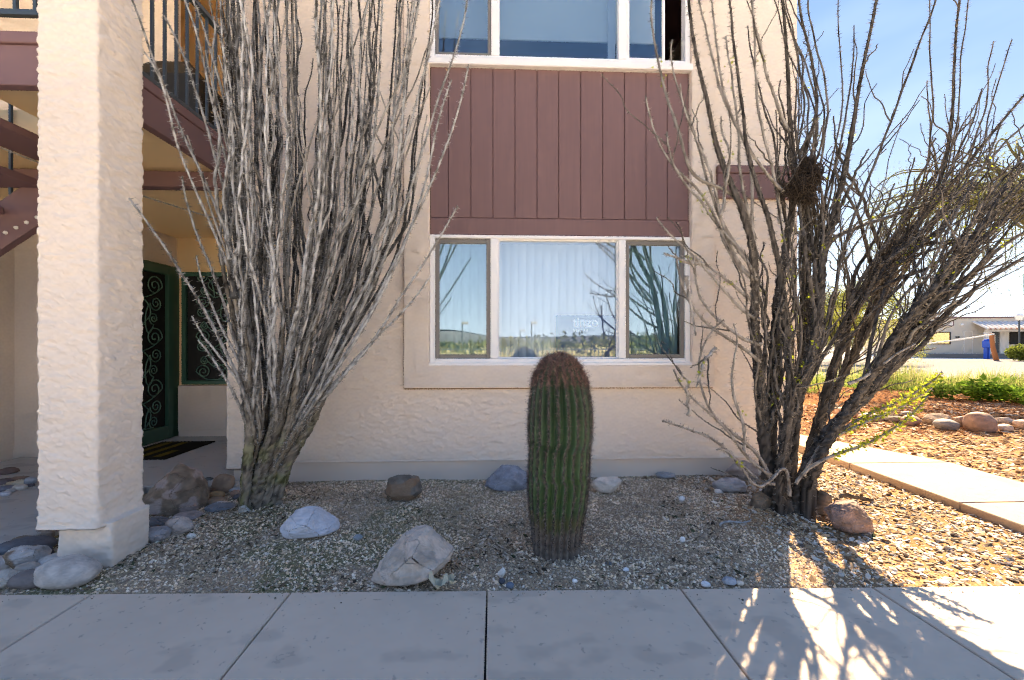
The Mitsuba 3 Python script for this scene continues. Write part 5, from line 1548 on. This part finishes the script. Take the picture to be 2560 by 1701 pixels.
shop()
p = at(2474, 884, 33.0)
mb = thing('mailbox', 'blue mailbox on a stand in front of the shop porch', 'mailbox')
part(mb, 'box', trimesh.util.concatenate([box(p[0] - 0.20, p[0] + 0.20, 33.0, 33.4, 0.85, 1.42, 0.04), box(p[0] - 0.14, p[0] + 0.14, 33.05, 33.35, 1.41, 1.54, 0.05)]), 'm_blue')
for s in (-1, 1):
    part(mb, 'leg', box(p[0] + s * 0.12 - 0.04, p[0] + s * 0.12 + 0.04, 33.1, 33.3, -0.03, 0.86), 'm_blue')
a = at(2492, 890, 30.0)
b = at(2479, 834, 30.0)
wp = solo('wooden_post', tube(resample([[a[0], 30, -0.05], [b[0] + 0.1, 30, 1.0], [b[0], 30, b[2]]], 12), np.linspace(0.15, 0.12, 12), 9, 0.05, 3), 'm_post_wood', 'leaning red-brown wooden post in front of the shop', 'post', smooth=True)
e = at(1990, 888, 27.0)
t = np.linspace(0, 1, 40)
rp = np.stack([e[0] + (b[0] - e[0]) * t, 27 + 2.85 * t, 0.55 + (b[2] - 0.60) * t - 0.9 * t * (1 - t)], 1)
solo('rope', tube(rp, 0.05, 6), 'm_rope', 'white rope sagging from the wooden post towards the left', 'rope', smooth=True)
lp = at(2548, 880, 31.0)
la = thing('lamp_post', 'dark lamp post with white lantern in front of the shop awning', 'lamp post')
part(la, 'pole', tube(np.array([[lp[0], 31, -0.05], [lp[0], 31, 2.9]]), 0.055, 8), 'm_iron')
part(la, 'lantern', trimesh.Trimesh([[lp[0] + r * math.cos(q), 31 + r * math.sin(q), z] for r, z in ((0.16, 2.92), (0.26, 3.25), (0.12, 3.42)) for q in np.arange(6) * math.pi / 3]).convex_hull, 'm_globe')
leafy = at(2552, 880, 29.0)
g_ = np.random.default_rng(4)
n = 1500
sh = thing('round_shrub', 'green shrub beside the lamp post in front of the shop', 'shrub')
part(sh, 'stems', [tube(np.array([[leafy[0], 29, -0.05], [leafy[0] + dx, 29, 0.6]]), 0.03, 5) for dx in (-0.3, 0, 0.3)], 'm_far_bark')
part(sh, 'leaves', leaves(unit(n, g_) * g_.random((n, 1)) ** 0.4 * np.array([0.8, 0.7, 0.55]) + [leafy[0], 29, 0.55], unit(n, g_), unit(n, g_), 0.16, 0.09), 'm_leaf', color=np.repeat(g_.uniform(0.5, 1.5, (n, 1)), 4, 0) * np.array([0.13, 0.16, 0.03]), kind='stuff')

# ------------------------------------------------------------------ what the window mirrors, across the car park
fz = lambda y: -0.035 - 0.012 * min(max(-y - 3.0, 0), 45)
fy = -40.5
fn = thing('metal_fence', 'low black metal fence across the car park, mirrored in the lower window', 'fence')
for zz in (0.10, 0.95):
    part(fn, 'rail', box(-45, 45, fy - 0.03, fy + 0.03, fz(fy) + zz, fz(fy) + zz + 0.12), 'm_iron')
part(fn, 'pickets', [box(x - 0.035, x + 0.035, fy - 0.02, fy + 0.02, fz(fy), fz(fy) + 1.10) for x in np.arange(-45, 45, 0.42)], 'm_iron', kind='stuff')
for x, y, h, l_ in ((-7.2, -95, 6.2, 'tall lamp pole mirrored in the left pane'), (9.0, -95, 6.3, 'tall lamp pole mirrored left of the cactus'), (7.9, -120, 5.2, 'far lamp pole mirrored left of the cactus')):
    k = thing('street_lamp', l_, 'street lamp', 'street lamps across the car park')
    z0 = fz(y)
    part(k, 'pole', tube(np.array([[x, y, z0], [x, y, z0 + h]]), 0.14, 8), 'm_iron')
    part(k, 'head', box(x - 0.2, x + 1.4, y - 0.3, y + 0.3, z0 + h, z0 + h + 0.45, 0.05), 'm_screen_frame')
for k, (x, y, s, tone) in enumerate([(2.5, -62, 1.5, (0.20, 0.21, 0.08)), (20.5, -55, 1.1, (0.08, 0.10, 0.03)), (24.5, -60, 2.0, (0.07, 0.09, 0.03)), (-9, -75, 1.2, (0.10, 0.13, 0.05)), (14, -80, 1.3, (0.09, 0.12, 0.05)), (-22, -70, 1.6, (0.1, 0.12, 0.05)), (32, -64, 1.8, (0.09, 0.11, 0.04))]):
    drooping_tree((x, y, fz(y)), (x, y, fz(y) + 0.8 * s), (2.4 * s, 2.0 * s, 1.3 * s), 26, 3600, 0.24, tone, ['pale bushy tree mirrored at the left of the middle pane', 'dark bush mirrored right of the cactus', 'dense dark tree mirrored at the right of the middle pane', 'low green tree mirrored in the left pane', 'green tree mirrored just behind the cactus top', 'far green tree mirrored at the left of the left pane', 'dark tree mirrored in the right pane'][k], 'mesquite_tree', 40 + k, 0.3, 0.12)
g_ = np.random.default_rng(15)
n = 30000
sx_, sy_ = g_.uniform(-160, 160, n), -48 - 190 * g_.random(n) ** 1.5
cl = meshkit.fbm(np.stack([sx_ * 0.06, sy_ * 0.06, sx_ * 0], 1), 3, 5)
okc = cl > 0.46
sx_, sy_, cl = sx_[okc], sy_[okc], cl[okc]
n = len(sx_)
hz = (0.3 + 2.8 * (cl - 0.42) / 0.3) * g_.random(n) ** 0.7
solo('scrub', leaves(np.stack([sx_, sy_, hz - 0.6], 1), unit(n, g_) + [0, 0, 0.5], unit(n, g_), g_.uniform(0.5, 1.1, n), g_.uniform(0.3, 0.7, n)), 'm_leaf', 'olive desert scrub beyond the fence, mirrored in the lower window', 'scrub',
     color=np.repeat(g_.uniform(0.5, 1.4, (n, 1)), 4, 0) * np.array([0.11, 0.13, 0.05]), kind='stuff')
t = np.linspace(-1500, 1500, 240)
ridge = 14 + 34 * meshkit.fbm(np.stack([t * 0.0022, t * 0, t * 0], 1), 4, 6) + 30 * np.exp(-((t + 190) / 160) ** 2)
v = np.concatenate([np.stack([t, np.full_like(t, -1700), np.full_like(t, -6)], 1), np.stack([t, np.full_like(t, -1950), ridge], 1), np.stack([t, np.full_like(t, -2400), np.full_like(t, -6)], 1)])
nn = len(t)
f = [[q, q + 1, q + nn + 1] for r in (0, nn) for q in range(r, r + nn - 1)] + [[q, q + nn + 1, q + nn] for r in (0, nn) for q in range(r, r + nn - 1)]
solo('hills', trimesh.Trimesh(v, f, process=False), 'm_hill', 'low hills on the horizon with haze blue put into their colour, mirrored in the left pane', 'hills', smooth=True, kind='structure')
